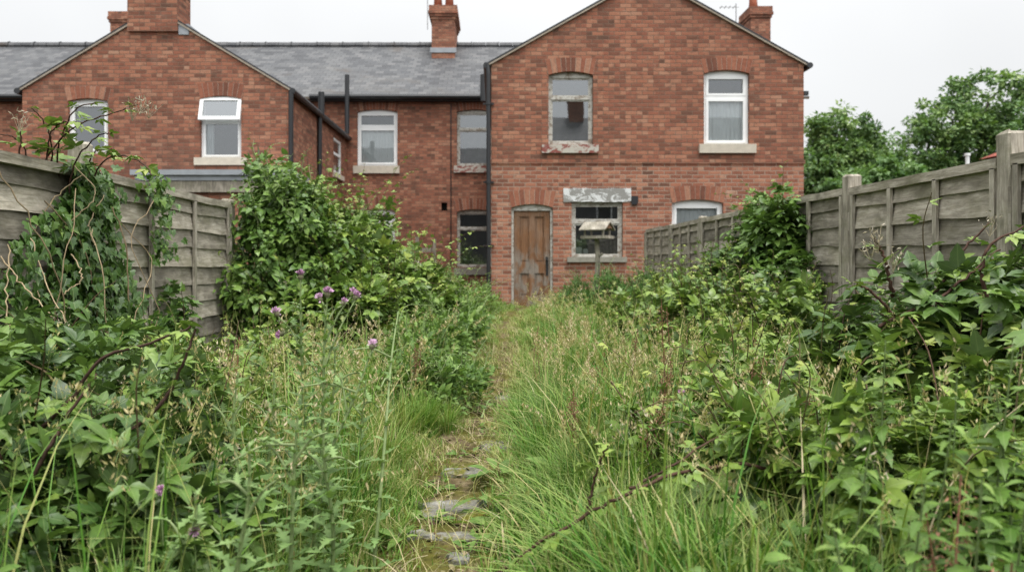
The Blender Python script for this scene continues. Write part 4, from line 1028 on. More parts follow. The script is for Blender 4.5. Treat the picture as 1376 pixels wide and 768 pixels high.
def bush(name, label, cat, lobes, n, tm, mat, size, group=None, tint=.45, shoots=0, shoot_len=.7, blossom=0, cane_mat='cane', droop=.35, dead=0, spacing=.08, parts=('canes', 'foliage', 'blossom'), shoot_tint=.62, bl_mat='blossom', deep=.5, bl_size=.022, clump=.12, cane_tint=.3, sz_jit=.5):
    Lb = np.array(lobes, float); c = Lb[:, :3].mean(0); base = (float(c[0]), float(c[1]), float(gz(0, c[1])))
    t = thing(name, label, cat, base, group); gl = G(); gc = G()
    q = blob_points(lobes, n, deep); p, o, r = q[:, :3], q[:, 3:6], q[:, 6]
    d = o * .8 + [0, 0, -droop] + R.normal(0, .45, p.shape); nr = o * .55 + [0, 0, .75] + R.normal(0, .30, p.shape)
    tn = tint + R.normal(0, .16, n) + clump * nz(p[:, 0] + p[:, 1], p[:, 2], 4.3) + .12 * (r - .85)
    scatter(gl, tm, p, d, nr, size * (1 + R.uniform(-sz_jit, sz_jit, n)), np.clip(tn, 0, .87))
    # canes inside the mass, arching up and out of it
    ns = max(8, n // 110)
    q = blob_points(lobes, ns, .3)
    for k in range(ns):
        e = q[k, :3]; b = np.array([c[0] + (e[0] - c[0]) * .3 + R.normal(0, .15), c[1] + (e[1] - c[1]) * .3 + R.normal(0, .15), 0]); b[2] = gz(0, b[1])
        m = (b + e) / 2 + [0, 0, .25 * (e[2] - b[2]) + .05]
        gc.tube(curve([b, m, e], 10), np.linspace(.0075, .0035, 10), 5, np.clip(cane_tint + R.normal(0, .15), 0, 1), cap=False)
    if shoots:
        q = blob_points(lobes, shoots * 3, .15); q = q[np.argsort(-q[:, 5] - R.random(len(q)) * .8)][:shoots]
        for k in range(shoots):
            s = q[k, :3]; o = q[k, 3:6]; ln = shoot_len * R.uniform(.5, 1.2); h = o * .7 + R.normal(0, .35, 3) + [0, -.1, .55]; h /= np.linalg.norm(h)
            pts = curve([s - h * .25 * ln, s, s + h * ln * .5 + [0, 0, .03], s + h * ln * .95 + [0, 0, -.16 * ln] + R.normal(0, .05, 3)], 14)
            pts[:, 0] = np.clip(pts[:, 0], FL + .05, FR - .06) if s[2] < 1.6 else pts[:, 0]
            leafy(gc, gl, pts, .0045, .0016, tm, spacing, size * .95, shoot_tint, .1, np.clip(cane_tint + .15 + R.normal(0, .15), 0, 1))
    part(parts[0], gc, M[cane_mat], t); part(parts[1], gl, L[mat], t)
    if blossom:
        gb_ = G(); q = blob_points(lobes, blossom * 2, .05); q = q[q[:, 5] > -.1][:blossom]
        for k in range(len(q)):
            m = 14; pp = q[k, :3] + q[k, 3:6] * .05 + R.normal(0, bl_size * 1.1, (m, 3)) + np.array([0, 0, .05])
            scatter(gb_, LT['seed'], pp, unit(m), unit(m), bl_size * R.uniform(.6, 1.3, m), np.clip(.45 + R.normal(0, .22, m), 0, 1))
            gb_.tube([q[k, :3] - q[k, 3:6] * .05, q[k, :3] + q[k, 3:6] * .05 + [0, 0, .05]], .0018, 4, .3, cap=False)
        part(parts[2], gb_, M[bl_mat], t)['kind'] = 'stuff'
    return t, gl, gc

BR = 'brambles in the garden'
# --- left, mid distance: climber on the fence end and the great bramble by the house
bush('climber', 'bright leafy climber heaped over the end of the left fence', 'climber',
     [(-2.50, 7.75, 1.15, .42, .55, .85), (-2.15, 7.7, 1.45, .38, .5, .62), (-2.35, 7.45, .75, .5, .5, .7), (-2.62, 7.9, 1.75, .28, .4, .52), (-1.95, 7.6, .8, .45, .5, .7)], 9500, LT['heart'], 'climber', .088, None, .55, 60, .45, 0, 'greenstem', .6, spacing=.06, shoot_tint=.78, clump=.16, cane_tint=.5)
bush('climber', 'low dark ivy patch at the foot of the left fence between two battens', 'climber', [(-2.52, 5.75, .45, .14, .35, .45), (-2.45, 5.6, .2, .3, .4, .35)], 700, LT['ivy'], 'ivy', .07, None, .55, 4, .3, 0, 'deadstem', spacing=.06)
bush('bramble_bush', 'great bramble mound below the left house reaching almost to the door', 'bramble',
     [(-1.95, 8.6, .95, .72, .9, .88), (-1.45, 8.4, .72, .66, .9, .68), (-1.0, 8.2, .50, .48, .8, .48), (-1.6, 7.5, .50, .75, .7, .52), (-2.4, 9.6, 1.0, .7, .9, .85), (-1.15, 7.6, .40, .45, .6, .40), (-.78, 8.7, .44, .38, .6, .42)], 12500, LT['bramblefar'], 'bramble', .135, BR, .54, 130, .75, 110, spacing=.075, shoot_tint=.70, cane_tint=.35)
bush('bramble_bush', 'taller pale bramble thicket under the corner windows of the left house', 'bramble',
     [(-2.6, 11.2, 1.2, .8, .8, .62), (-2.1, 11.8, 1.0, .7, .8, .5), (-3.3, 11.6, 1.3, .8, .8, .7), (-1.7, 11.0, .7, .5, .8, .55)], 3600, LT['bramblefar'], 'climber', .15, BR, .6, 70, .6, 50, spacing=.09, shoot_tint=.75, cane_tint=.4)
# --- right, along the fence
bush('bramble_bush', 'tall bramble climbing over the middle of the right fence', 'bramble',
     [(2.60, 6.75, .85, .30, .5, .66), (2.58, 7.0, 1.32, .22, .45, .36), (2.30, 6.9, .55, .45, .6, .55), (2.64, 7.5, 1.05, .24, .5, .58), (2.0, 7.1, .42, .42, .5, .42), (2.45, 7.9, .8, .35, .5, .5)], 6500, LT['bramblefar'], 'climber', .115, BR, .46, 40, .55, 50, spacing=.07, shoot_tint=.72, cane_tint=.45)
bush('bramble_bush', 'low spreading bramble in front of the right fence ivy', 'bramble',
     [(1.95, 6.7, .38, .55, .7, .42), (2.25, 5.9, .42, .45, .7, .42), (1.55, 7.6, .42, .5, .6, .36), (1.75, 5.9, .30, .4, .5, .32), (2.2, 8.6, .5, .5, .7, .36)], 6000, LT['bramblefar'], 'bramble', .115, BR, .58, 80, .6, 40, spacing=.07, shoot_tint=.72, dead=1)
# --- right, near
bush('bramble_bush', 'large near bramble mound heaped against the right fence post', 'bramble',
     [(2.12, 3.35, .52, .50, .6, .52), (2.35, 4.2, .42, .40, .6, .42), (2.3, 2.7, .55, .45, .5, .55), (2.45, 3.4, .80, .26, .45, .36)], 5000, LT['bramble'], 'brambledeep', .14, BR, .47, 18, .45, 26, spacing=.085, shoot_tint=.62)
bush('bramble_bush', 'low near bramble between the grass and the nettles on the right', 'bramble',
     [(1.62, 3.55, .30, .48, .6, .36), (1.30, 3.9, .26, .4, .5, .30), (1.75, 2.9, .34, .4, .5, .36), (1.18, 3.2, .22, .38, .45, .28), (1.5, 4.7, .26, .5, .6, .30), (1.05, 2.75, .30, .34, .4, .28), (.80, 3.35, .20, .32, .4, .24), (1.30, 2.35, .34, .34, .35, .32)], 6500, LT['bramble'], 'bramble', .12, BR, .54, 70, .48, 40, spacing=.08, shoot_tint=.68)
# --- left, near
bush('bramble_bush', 'near bramble mound against the left fence under the ivy', 'bramble',
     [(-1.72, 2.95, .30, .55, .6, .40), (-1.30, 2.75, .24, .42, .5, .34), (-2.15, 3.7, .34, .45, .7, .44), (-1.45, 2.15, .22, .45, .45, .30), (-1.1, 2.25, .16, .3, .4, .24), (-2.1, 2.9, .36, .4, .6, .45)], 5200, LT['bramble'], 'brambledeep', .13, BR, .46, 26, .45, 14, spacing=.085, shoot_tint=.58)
bush('bramble_bush', 'thin bramble along the left fence behind the thistles', 'bramble',
     [(-1.95, 4.7, .24, .5, .6, .32), (-1.6, 5.5, .26, .5, .6, .32), (-2.2, 5.6, .22, .4, .6, .26), (-1.35, 4.2, .18, .45, .5, .26)], 3400, LT['bramble'], 'bramble', .105, BR, .58, 40, .40, 24, spacing=.075, shoot_tint=.70)

# --- ivy on the left fence
t = thing('ivy', 'dark ivy with dead tan stems hanging over the left fence post', 'ivy', (-2.5, 4.6, 0)); gl = G(); gc = G()
n = 5200; y = np.concatenate([R.normal(4.6, .33, n // 2), R.uniform(3.2, 5.25, n - n // 2)]); z = R.uniform(.15, 1.72, n)
wob = .10 * np.sin(z * 9); ok = (y < 4.84 + .42 * np.clip(1.45 - z, -.2, 2) + wob) & (y > 4.38 - 1.0 * np.clip(1.6 - z, 0, 2) + wob) & (nz(y, z, 4.2) > -.34); y, z = y[ok], z[ok]
x = FL + .06 + R.random(len(y)) ** 1.6 * (.26 - .08 * z); p = np.stack([x, y, z], 1)
d = np.array([.35, 0, -.8]) + R.normal(0, .35, p.shape); nr = np.array([.9, -.25, .45]) + R.normal(0, .3, p.shape)
scatter(gl, LT['ivy'], p, d, nr, .064 * R.uniform(.6, 1.3, len(p)), np.clip(.45 + R.normal(0, .17, len(p)), 0, 1))
y = np.concatenate([R.normal(5.55, .07, 150), R.normal(5.45, .12, 60)]); z = np.concatenate([R.uniform(1.12, 1.74, 150), R.uniform(1.55, 1.80, 60)])
p = np.stack([FL + .07 + R.random(len(y)) * .13, y, z], 1); d = np.array([.35, 0, -.8]) + R.normal(0, .3, p.shape); nr = np.array([.9, -.25, .4]) + R.normal(0, .3, p.shape)
scatter(gl, LT['ivy'], p, d, nr, .055 * R.uniform(.6, 1.25, len(p)), np.clip(.62 + R.normal(0, .15, len(p)), 0, 1))
for k in range(12):
    y0 = R.uniform(3.6, 5.0); z1 = R.uniform(.7, 1.7); x0 = FL + .10 + R.random() * .22
    c = [(x0 + R.uniform(0, .2), y0 + R.normal(0, .2), R.uniform(.1, .6)), (x0 + R.uniform(.02, .18), y0 + R.normal(0, .15), .5 * z1), (x0 + R.uniform(0, .1), y0 + R.normal(0, .12), z1 * .8), (x0 - .05, y0 + R.normal(0, .2), z1)]
    gc.tube(curve(c, 18) + R.normal(0, .006, (18, 3)), R.uniform(.002, .0045), 5, np.clip(R.normal(.2, .2), 0, 1), cap=False)
for tr in (((100, 222, 4.35), (128, 262, 4.32), (90, 300, 4.28), (48, 345, 4.2)), ((110, 235, 4.4), (70, 270, 4.3), (45, 320, 4.2), (52, 400, 4.0)), ((42, 320, 4.0), (62, 380, 3.9), (100, 450, 3.7), (130, 470, 3.6)), ((0, 345, 3.75), (40, 392, 3.6), (75, 430, 3.5)), ((95, 340, 4.2), (110, 372, 4.1), (85, 395, 4.0)), ((12, 330, 3.8), (8, 420, 3.6), (14, 470, 3.5)), ((140, 262, 4.6), (120, 300, 4.45), (128, 330, 4.4))):
    c = curve([P(*q) for q in tr], 26); gc.tube(c + R.normal(0, .004, c.shape), .0034, 6, .45, cap=False)
part('stems', gc, M['deadstem'], t); part('foliage', gl, L['ivy'], t)

def canes_plant(name, label, cat, canes, tm, mat, size, spacing, r=(.008, .003), tint=.5, blossoms=(), ct=.3, group=None, cane_mat='cane', start=.1, up=.75):
    c0 = np.array(canes[0][0]); t = thing(name, label, cat, (float(c0[0]), float(c0[1]), float(min(c0[2], gz(0, c0[1])))), group); gc = G(); gl = G()
    for c in canes:
        gc = G(); gl = G(); leafy(gc, gl, curve(c, 26) + R.normal(0, .003, (26, 3)), r[0], r[1], tm, spacing, size, tint, start, ct, up=up)
        pn = part('cane', gc, M[cane_mat], t); part('foliage', gl, L[mat], pn)
    if blossoms:
        gb_ = G()
        for b in blossoms:
            m = 26; pp = np.array(b) + R.normal(0, 1, (m, 3)) * [.022, .022, .026]; scatter(gb_, LT['seed'], pp, unit(m), unit(m), .022 * R.uniform(.6, 1.4, m), np.clip(.5 + R.normal(0, .2, m), 0, 1))
            for q in pp[::3]: gb_.tube([np.array(b) - [0, 0, .07], q], .0012, 4, .3, cap=False)
        part('blossom', gb_, M['blossom'], t)['kind'] = 'stuff'
    return t
# shoots above the left fence
canes_plant('bramble_shoot', 'bramble shoot arching over the top of the left fence before the far window', 'bramble',
    [[P(40, 330, 4.5), P(55, 230, 4.45), P(95, 175, 4.3), P(150, 152, 4.2), P(185, 140, 4.15)], [P(60, 280, 4.5), P(70, 205, 4.4), P(60, 165, 4.3), P(42, 145, 4.2)], [P(90, 290, 4.5), P(100, 220, 4.4), P(130, 185, 4.3), P(150, 178, 4.2)],
     [P(30, 280, 4.3), P(35, 210, 4.3), P(20, 185, 4.2), P(-5, 180, 4.1)], [P(80, 260, 4.5), P(78, 200, 4.4), P(100, 150, 4.3), P(128, 138, 4.2)], [P(110, 280, 4.6), P(140, 215, 4.5), P(185, 215, 4.4), P(205, 235, 4.3)], [P(20, 250, 4.2), P(28, 190, 4.1), P(25, 165, 4.05)],
     [P(60, 260, 4.4), P(65, 190, 4.35), P(82, 165, 4.3), P(110, 165, 4.3)], [P(120, 270, 4.6), P(122, 210, 4.5), P(150, 200, 4.4)]],
    LT['bramble'], 'bramble', .19, .085, (.006, .003), .62, [P(188, 136, 4.15), P(178, 146, 4.15), P(200, 142, 4.1), P(26, 160, 4.05)], .25, start=.3)
# the long arching cane across the grass on the right
canes_plant('bramble_cane', 'long brown arching bramble cane crossing the grass in front on the right', 'bramble',
    [[P(668, 768, 2.35), P(735, 722, 2.3), P(800, 685, 2.3), P(848, 660, 2.3), P(920, 632, 2.35), P(1000, 624, 2.4), P(1062, 640, 2.45)]], [LT['bramble'][0], LT['bramble'][2]], 'bramble', .13, .075, (.0052, .0065), .62, (), .35, start=.05)
canes_plant('bramble_cane', 'second shorter brown cane above the long one at right', 'bramble',
    [[P(845, 655, 2.32), P(900, 628, 2.4), P(960, 590, 2.5), P(1030, 560, 2.6), P(1080, 545, 2.7)], [P(790, 690, 2.3), P(800, 640, 2.3), P(815, 600, 2.25)]], LT['bramble'], 'bramble', .135, .06, (.005, .003), .66, (), .3)
# dark canes over the left bramble
canes_plant('bramble_cane', 'dark brown cane leaning through the left bramble', 'bramble',
    [[P(50, 580, 2.6), P(95, 535, 2.6), P(140, 480, 2.6), P(200, 462, 2.6), P(258, 440, 2.6)], [P(150, 600, 2.5), P(215, 545, 2.5), P(240, 500, 2.5), P(262, 445, 2.5)], [P(20, 690, 2.3), P(60, 610, 2.3), P(90, 560, 2.35), P(130, 500, 2.4)]], LT['bramble'], 'bramble', .15, .09, (.0085, .004), .55, (), .15)
canes_plant('bramble_cane', 'thick brown canes rising from the bramble by the right post', 'bramble',
    [[P(1190, 455, 3.2), P(1240, 420, 3.2), P(1300, 370, 3.2), P(1345, 335, 3.2)], [P(1180, 440, 3.3), P(1250, 400, 3.3), P(1290, 340, 3.3), P(1330, 300, 3.3)], [P(1350, 440, 3.0), P(1320, 380, 3.0), P(1330, 330, 3.0), P(1376, 305, 3.0)],
     [P(1230, 460, 3.3), P(1180, 400, 3.3), P(1150, 380, 3.3)], [P(1200, 400, 3.4), P(1190, 350, 3.4), P(1175, 320, 3.4)]], LT['bramble'], 'bramble', .17, .09, (.010, .004), .6, [P(1180, 320, 3.4), P(1170, 330, 3.4), P(1330, 296, 3.25), P(1200, 345, 3.3)], .3)

# --- nettles
NB_ = LT['nettle']
def nettle(i, x, y, h, lab, lean):
    b = np.array([x, y, float(gz(x, y))]); t = thing('nettle', lab, 'nettle', tuple(b), 'nettles at the right'); gc = G(); gl = G(); gs = G()
    path = curve([b, b + [lean[0] * .3, lean[1] * .3, h * .5], b + [lean[0], lean[1], h]], 16)
    gc.tube(path, np.linspace(.0045, .002, 16), 5, .35, cap=False)
    n = int(h / .038); f = np.linspace(.12, .99, n); tot = len(path) - 1
    for k in range(n):
        q = f[k] * tot; a = int(q); c = path[a] + (path[min(a + 1, tot)] - path[a]) * (q - a)
        az = (k % 2) * PI / 2 + R.normal(0, .2) + i; sz = .125 * (1 - .72 * f[k] ** 2.2) * R.uniform(.85, 1.15) * (.75 + .25 * min(1, f[k] * 4))
        for s in (0, PI):
            d = np.array([[math.cos(az + s), math.sin(az + s), .25 - .35 * (1 - f[k]) + R.normal(0, .12)]])
            scatter(gl, NB_, c[None], d, np.array([[0, 0, 1.0]]) + R.normal(0, .12, (1, 3)), sz, np.clip(.42 + .48 * f[k] ** 2 + R.normal(0, .08), 0, 1))
            if f[k] > .55:
                m = 9; tt = np.linspace(.1, 1, m)[:, None]; e = np.array([math.cos(az + s + .5), math.sin(az + s + .5), 0])
                pp = c + e * .055 * tt + np.array([0, 0, -.03]) * tt ** 2 + R.normal(0, .003, (m, 3)); scatter(gs, LT['seed'], pp, unit(m), unit(m), .011, np.clip(.75 + R.normal(0, .15, m), 0, 1))
    part('stem', gc, M['greenstem'], t); part('foliage', gl, L['nettle'], t)
    if gs.v: part('seed', gs, L['weed'], t)['kind'] = 'stuff'
NT = [(1165, 455, 2.25, 'tall nettle with a tapering tip standing leftmost before the right bramble'), (1310, 462, 1.95, 'tallest nettle at right with pale new leaves at the tip'), (1225, 560, 1.75, 'shorter nettle between the two tall ones'), (1262, 500, 2.2, 'slender nettle just left of the tallest one'), (1355, 520, 1.9, 'nettle at the right edge under the bramble leaves'), (1120, 590, 1.95, 'low nettle near the arching cane end'),
      (1330, 600, 1.6, 'short nettle in the bottom right corner'), (1190, 640, 1.6, 'short nettle at the bottom right of the grass'), (1280, 640, 1.55, 'short dark nettle at the bottom edge'), (1400, 470, 2.3, 'nettle half outside the right edge'), (1210, 500, 2.6, 'nettle behind the slender one'), (1376, 650, 1.5, 'nettle low in the corner at the right edge'), (1085, 520, 2.7, 'thin nettle rising among the low bramble'), (1340, 500, 2.4, 'nettle behind the tallest one'), (1150, 700, 1.5, 'small nettle at the bottom edge beside the long grass')]
for i, (px, py, Y, lab) in enumerate(NT):
    q = P(px, py, Y); nettle(i, q[0] + .03, Y, q[2], lab, (R.normal(0, .05), R.normal(0, .04)))

# --- thistles
def flower(t, c, dirn, s, tint):
    g = G(); dirn = np.array(dirn, float); dirn /= np.linalg.norm(dirn); c = np.array(c)
    a = [(0, .3), (.5, .55), (.62, .95), (.45, 1.25)]
    g.tube([c + dirn * s * z for r, z in ((0, -.75), (1, -.4), (1, 0), (1, .3))], [s * .25, s * .62, s * .60, s * .42], 8, .4)
    m = 40; d = dirn + .8 * R.normal(0, .45, (m, 3)); scatter(g, LT['diamond'], np.repeat((c - dirn * s * .2)[None], m, 0) + R.normal(0, s * .25, (m, 3)), dirn * .4 + R.normal(0, .6, (m, 3)), unit(m), s * .4, .3)
    h = part('flower_head', g, M['bract'], t)
    g = G(); m = 90; d = dirn + R.normal(0, .48, (m, 3)); scatter(g, [LT['narrow_t']], np.repeat((c + dirn * s * .15)[None], m, 0), d, unit(m), s * 1.35 * R.uniform(.75, 1.1, m), np.clip(tint + R.normal(0, .2, m), 0, 1))
    part('petals', g, M['purple'], h)
LT['narrow_t'] = pack([(-.05, 0, 0), (.05, 0, 0), (.09, .8, 0), (0, 1, 0), (-.09, .8, 0)], [(0, 1, 2, 3, 4)], [(.5, 0), (.5, 0), (1, .8), (.5, 1), (0, .8)])
def thistle(lab, base, tips, leafsize=.17, n_side=3, extra=0, dens=.018, head=.0175):
    b = np.array(base); t = thing('thistle', lab, 'thistle', tuple(map(float, b)), 'thistles on the left'); gc = G(); gl = G()
    main = None
    for k, (tp, col) in enumerate(tips):
        e = np.array(tp)
        if main is None:
            path = curve([b, b + (e - b) * [.2, .2, .45] + [R.normal(0, .03), 0, 0], b + (e - b) * [.7, .7, .8], e], 30); main = path
            gc.tube(path, np.linspace(.0075, .003, 30), 6, .55, cap=False)
        else:
            j = min(25, 14 + k * 3); s = main[j]
            path = curve([s, s + (e - s) * .5 + [0, 0, .02], e], 16); gc.tube(path, np.linspace(.0045, .0025, 16), 5, .6, cap=False)
        p, tg, f = along(path, dens if main is path else dens * 2.2, .02 if main is path else .15)
        az = np.arange(len(p)) * 2.4 + k; fr = f if main is path else .6 + .4 * f
        d = np.stack([np.cos(az), np.sin(az), .45 + .5 * fr], 1); nr = np.array([0, 0, 1.0]) - d * .2
        scatter(gl, LT['thistle'], p, d, nr, leafsize * (1.0 - .80 * fr) * R.uniform(.8, 1.2, len(p)), np.clip(.45 + .2 * fr + R.normal(0, .13, len(p)), 0, .95))
        if col is not None: flower(t, e + [0, 0, .01], path[-1] - path[-3] + [0, 0, .01], head * R.uniform(.85, 1.15), col)
    part('stem', gc, M['greenstem'], t); part('foliage', gl, L['thistle'], t)
thistle('thistle with the biggest purple head and three smaller ones before the left bramble', P(425, 768, 2.75)[:2] + (0,), [(P(440, 398, 2.8), .5), (P(478, 402, 2.85), .45), (P(473, 397, 2.9), .4), (P(461, 410, 2.85), .55), (P(430, 405, 2.8), .75)])
thistle('thistle whose single purple head stands highest against the bramble', P(405, 760, 3.0)[:2] + (0,), [(P(404, 374, 3.0), .45), (P(372, 424, 3.0), .7), (P(378, 452, 3.0), .25)])
thistle('leaning thistle with one faded pink head to the right of the others', P(420, 768, 2.5)[:2] + (0,), [(P(500, 468, 2.65), .85), (P(455, 500, 2.6), None), (P(400, 520, 2.55), None)], .15)
thistle('bushy grey green thistle without flowers at the bottom left of the path', P(385, 800, 2.1)[:2] + (0,), [(P(400, 560, 2.1), None), (P(350, 590, 2.1), None), (P(440, 580, 2.1), None), (P(310, 620, 2.05), None)], .16, dens=.02)
thistle('short leafy thistle in the bottom left grass', P(330, 800, 1.85)[:2] + (0,), [(P(335, 600, 1.85), None), (P(380, 640, 1.85), None), (P(290, 650, 1.85), None)], .15, dens=.02)
thistle('thistle with dull brown bud by the path grass', P(500, 700, 2.6)[:2] + (0,), [(P(535, 420, 3.0), None), (P(512, 520, 2.7), None), (P(470, 470, 2.8), None)], .11, dens=.05)
thistle('thistle half hidden behind the bushy one', P(445, 730, 2.9)[:2] + (0,), [(P(450, 470, 2.9), None), (P(410, 480, 2.9), None), (P(490, 500, 2.9), None)], .15, dens=.024)
thistle('leafy thistle on the left between bramble and clover', P(300, 760, 2.4)[:2] + (0,), [(P(320, 500, 2.4), None), (P(280, 540, 2.4), None), (P(350, 520, 2.45), None)], .15, dens=.022)
for (px, py, Y, hh, lab) in ((250, 768, 2.0, .50, 'small leafy thistle behind the bright clover head'), (440, 740, 2.3, .62, 'leafy thistle just left of the path in front'), (365, 700, 2.7, .72, 'leafy thistle under the highest purple head'), (480, 640, 3.3, .6, 'leafy thistle behind the near grass beside the path'), (300, 640, 3.0, .62, 'pale leafy thistle before the thin bramble')):
    x = (px - 668) * Y / 1000
    thistle(lab, (x, Y, 0), [((x + R.normal(0, .04), Y, hh), None), ((x - .09, Y + .03, hh * .85), None), ((x + .10, Y - .03, hh * .8), None)], .16, dens=.016)
# clover heads
def clover(px, py, Y, lab):
    q = np.array(P(px, py, Y)); b = np.array([q[0] - .03, Y, 0.0]); t = thing('clover', lab, 'clover', tuple(b), 'clover flowers in the grass'); gc = G(); gl = G(); g = G()
    gc.tube(curve([b, (b + q) / 2 + [.02, 0, .02], q], 12), .002, 5, .5); part('stem', gc, M['greenstem'], t)
    p = np.repeat((b * .55 + q * .45)[None], 3, 0); a = np.arange(3) * 2.1; scatter(gl, LT['weed'], p, np.stack([np.cos(a), np.sin(a), a * 0 + .2], 1), np.repeat([[0, 0, 1.0]], 3, 0), .04, .6); part('foliage', gl, L['weed'], t)
    m = 90; scatter(g, [LT['narrow_t']], np.repeat(q[None], m, 0), unit(m) + [0, 0, .35], unit(m), .017, np.clip(.35 + R.normal(0, .2, m), 0, 1)); part('flower_head', g, M['purple'], t)
clover(261, 713, 2.0, 'bright purple clover head low in the bottom left grass'); clover(216, 658, 2.1, 'duller purple clover head beside the left bramble'); clover(916, 526, 3.1, 'small pink clover head among brown seeds on the right')

# --- docks gone to rusty seed
def dock(lab, px, py, Y, k=3, leaves=7):
    q = np.array(P(px, py, Y)); b = np.array([q[0], Y, float(gz(0, Y))]); t = thing('dock', lab, 'dock', tuple(map(float, b)), 'docks in rusty seed'); gc = G(); gl = G(); g = G()
    for i in range(k):
        e = q + [R.normal(0, .06), R.normal(0, .06), -.05 * i]; path = curve([b, b * .5 + e * .5 + [R.normal(0, .02), 0, 0], e], 14); gc.tube(path, np.linspace(.0045, .002, 14), 5, .3, cap=False)
        m = 130; f = R.uniform(.55, 1, m) ** .8; idx = (f * 13).astype(int); pp = path[idx] + R.normal(0, 1, (m, 3)) * np.array([.017, .017, .014]); scatter(g, LT['seed'], pp, unit(m), unit(m), .014 * R.uniform(.6, 1.4, m), np.clip(.5 + R.normal(0, .22, m), 0, 1))
    a = R.uniform(0, 6.28, leaves); scatter(gl, LT['dock'], np.repeat(b[None], leaves, 0) + [0, 0, .03], np.stack([np.cos(a), np.sin(a), a * 0 + .9], 1), np.repeat([[0, 0, 1.0]], leaves, 0) + R.normal(0, .2, (leaves, 3)), .3 * R.uniform(.7, 1.1, leaves), np.clip(.5 + R.normal(0, .15, leaves), 0, 1))
    part('stem', gc, M['rust'], t); part('seed_head', g, M['rust'], t)['kind'] = 'stuff'; part('foliage', gl, L['weed'], t)
dock('dock with thick rusty seed clusters beside the low right bramble', 985, 470, 3.4, 4); dock('dock with thin brown spikes standing behind the arching cane', 890, 470, 3.6, 3); dock('brown seeded dock in the middle of the tall grass', 800, 470, 4.6, 3); dock('tall narrow dock spike at the edge of the low bramble', 905, 400, 4.6, 2); dock('rusty dock leaning near the right bramble mound', 1045, 520, 2.8, 3); dock('dock seed stalk nearest the path in the grass', 728, 440, 6.0, 3)

for (px, py, Y, k, lab) in ((760, 432, 7.5, 4, 'dock with brown seed far up the grass before the bird table'), (845, 440, 5.4, 4, 'thick brown dock between two green tufts'), (945, 455, 4.2, 4, 'dock whose rusty heads lean over the low bramble'), (1000, 440, 4.8, 3, 'rusty dock behind the low bramble near the fence'), (870, 520, 3.2, 4, 'short rusty dock just above the arching cane'), (780, 520, 3.6, 3, 'small brown dock in the bright grass'), (300, 455, 4.0, 3, 'brown dock on the left behind the dark cane'), (560, 450, 5.0, 3, 'slender dock on the left side of the path')):
    dock(lab, px, py, Y, k)
dock('dead brown dock head low in the bottom right corner', 1290, 660, 1.55, 4)
# --- weeds by the wall and the path
def weed(lab, lobes, n, tm, mat, size, tint=.5, shoots=20, sl=.35, **k): return bush('weed_clump', lab, 'weeds', lobes, n, tm, mat, size, 'weed clumps', tint, shoots, sl, 0, 'greenstem', -.2, spacing=.04, parts=('stems', 'foliage', 'blossom'), cane_tint=.5, **k)
weed('dark feathery green weeds beneath the bird table window', [(1.75, 11.3, .45, .5, .4, .42), (1.3, 11.8, .4, .4, .4, .35)], 9000, LT['narrow'], 'feather', .07, .55, 90, .3)
weed('dark feathery green weeds along the foot of the right fence', [(2.3, 11.0, .5, .45, .6, .45), (2.5, 10.0, .45, .3, .7, .42), (2.0, 10.2, .35, .4, .5, .32)], 9000, LT['narrow'], 'feather', .07, .52, 90, .3)
weed('pale leafy weeds on the left of the path at the bramble foot', [(-.55, 7.2, .32, .36, .7, .36), (-.45, 8.6, .35, .36, .8, .36), (-.75, 6.4, .28, .4, .6, .30)], 7000, LT['weed'], 'weed', .055, .60, 80, .35)
weed('pale flowering weeds left of the door step', [(-.55, 11.0, .42, .40, .8, .36), (-.9, 12.2, .45, .5, .8, .45), (-.35, 12.8, .4, .35, .6, .3)], 3600, LT['weed'], 'weed', .06, .66, 80, .35)
weed('dark low weeds beside the path just past the near grass tuft', [(-.30, 5.6, .16, .26, .5, .24), (-.55, 5.2, .2, .3, .4, .28)], 3000, LT['weed'], 'weed', .045, .48, 40, .22)
for (px, py, lab, k, s) in ((655, 690, 'dock rosette with pale broad leaves at the right edge of the path', 9, .15), (668, 655, 'plantain rosette beside the sunk stone', 10, .13), (700, 735, 'round leaved weed in front of the path stones', 12, .11), (722, 690, 'pale leafy weed under the arching cane tip', 12, .12), (640, 745, 'small creeping weed among the front stones', 14, .07), (470, 715, 'broad yellow green weed at the left edge of the path', 11, .15), (540, 742, 'tiny weed tuft in the bottom left of the path', 12, .08), (395, 752, 'weed with yellowing leaf at the bottom beside the thistle', 8, .13)):
    Y = EYE / ((py - 352) / 1000.0); x = (px - 668) * Y / 1000; b = np.array([x, Y, float(gb(x, Y))]); g = G(); a = R.uniform(0, 6.28, k)
    pos = b + np.stack([np.cos(a), np.sin(a), a * 0], 1) * R.uniform(0, s * .5, k)[:, None] + [0, 0, .03] + np.stack([a * 0, a * 0, R.uniform(0, s * .5, k)], 1)
    scatter(g, LT['dock'] + LT['single'], pos, np.stack([np.cos(a), np.sin(a), R.uniform(.0, .7, k)], 1), np.repeat([[0, 0, 1.0]], k, 0) + R.normal(0, .25, (k, 3)), s * R.uniform(.6, 1.1, k), np.clip((.75 if 'yellow' in lab else .62) + R.normal(0, .13, k), 0, .95))
    single('leafy_weed', g, L['weed'], lab, 'weed', tuple(b), 'leafy weeds by the path')

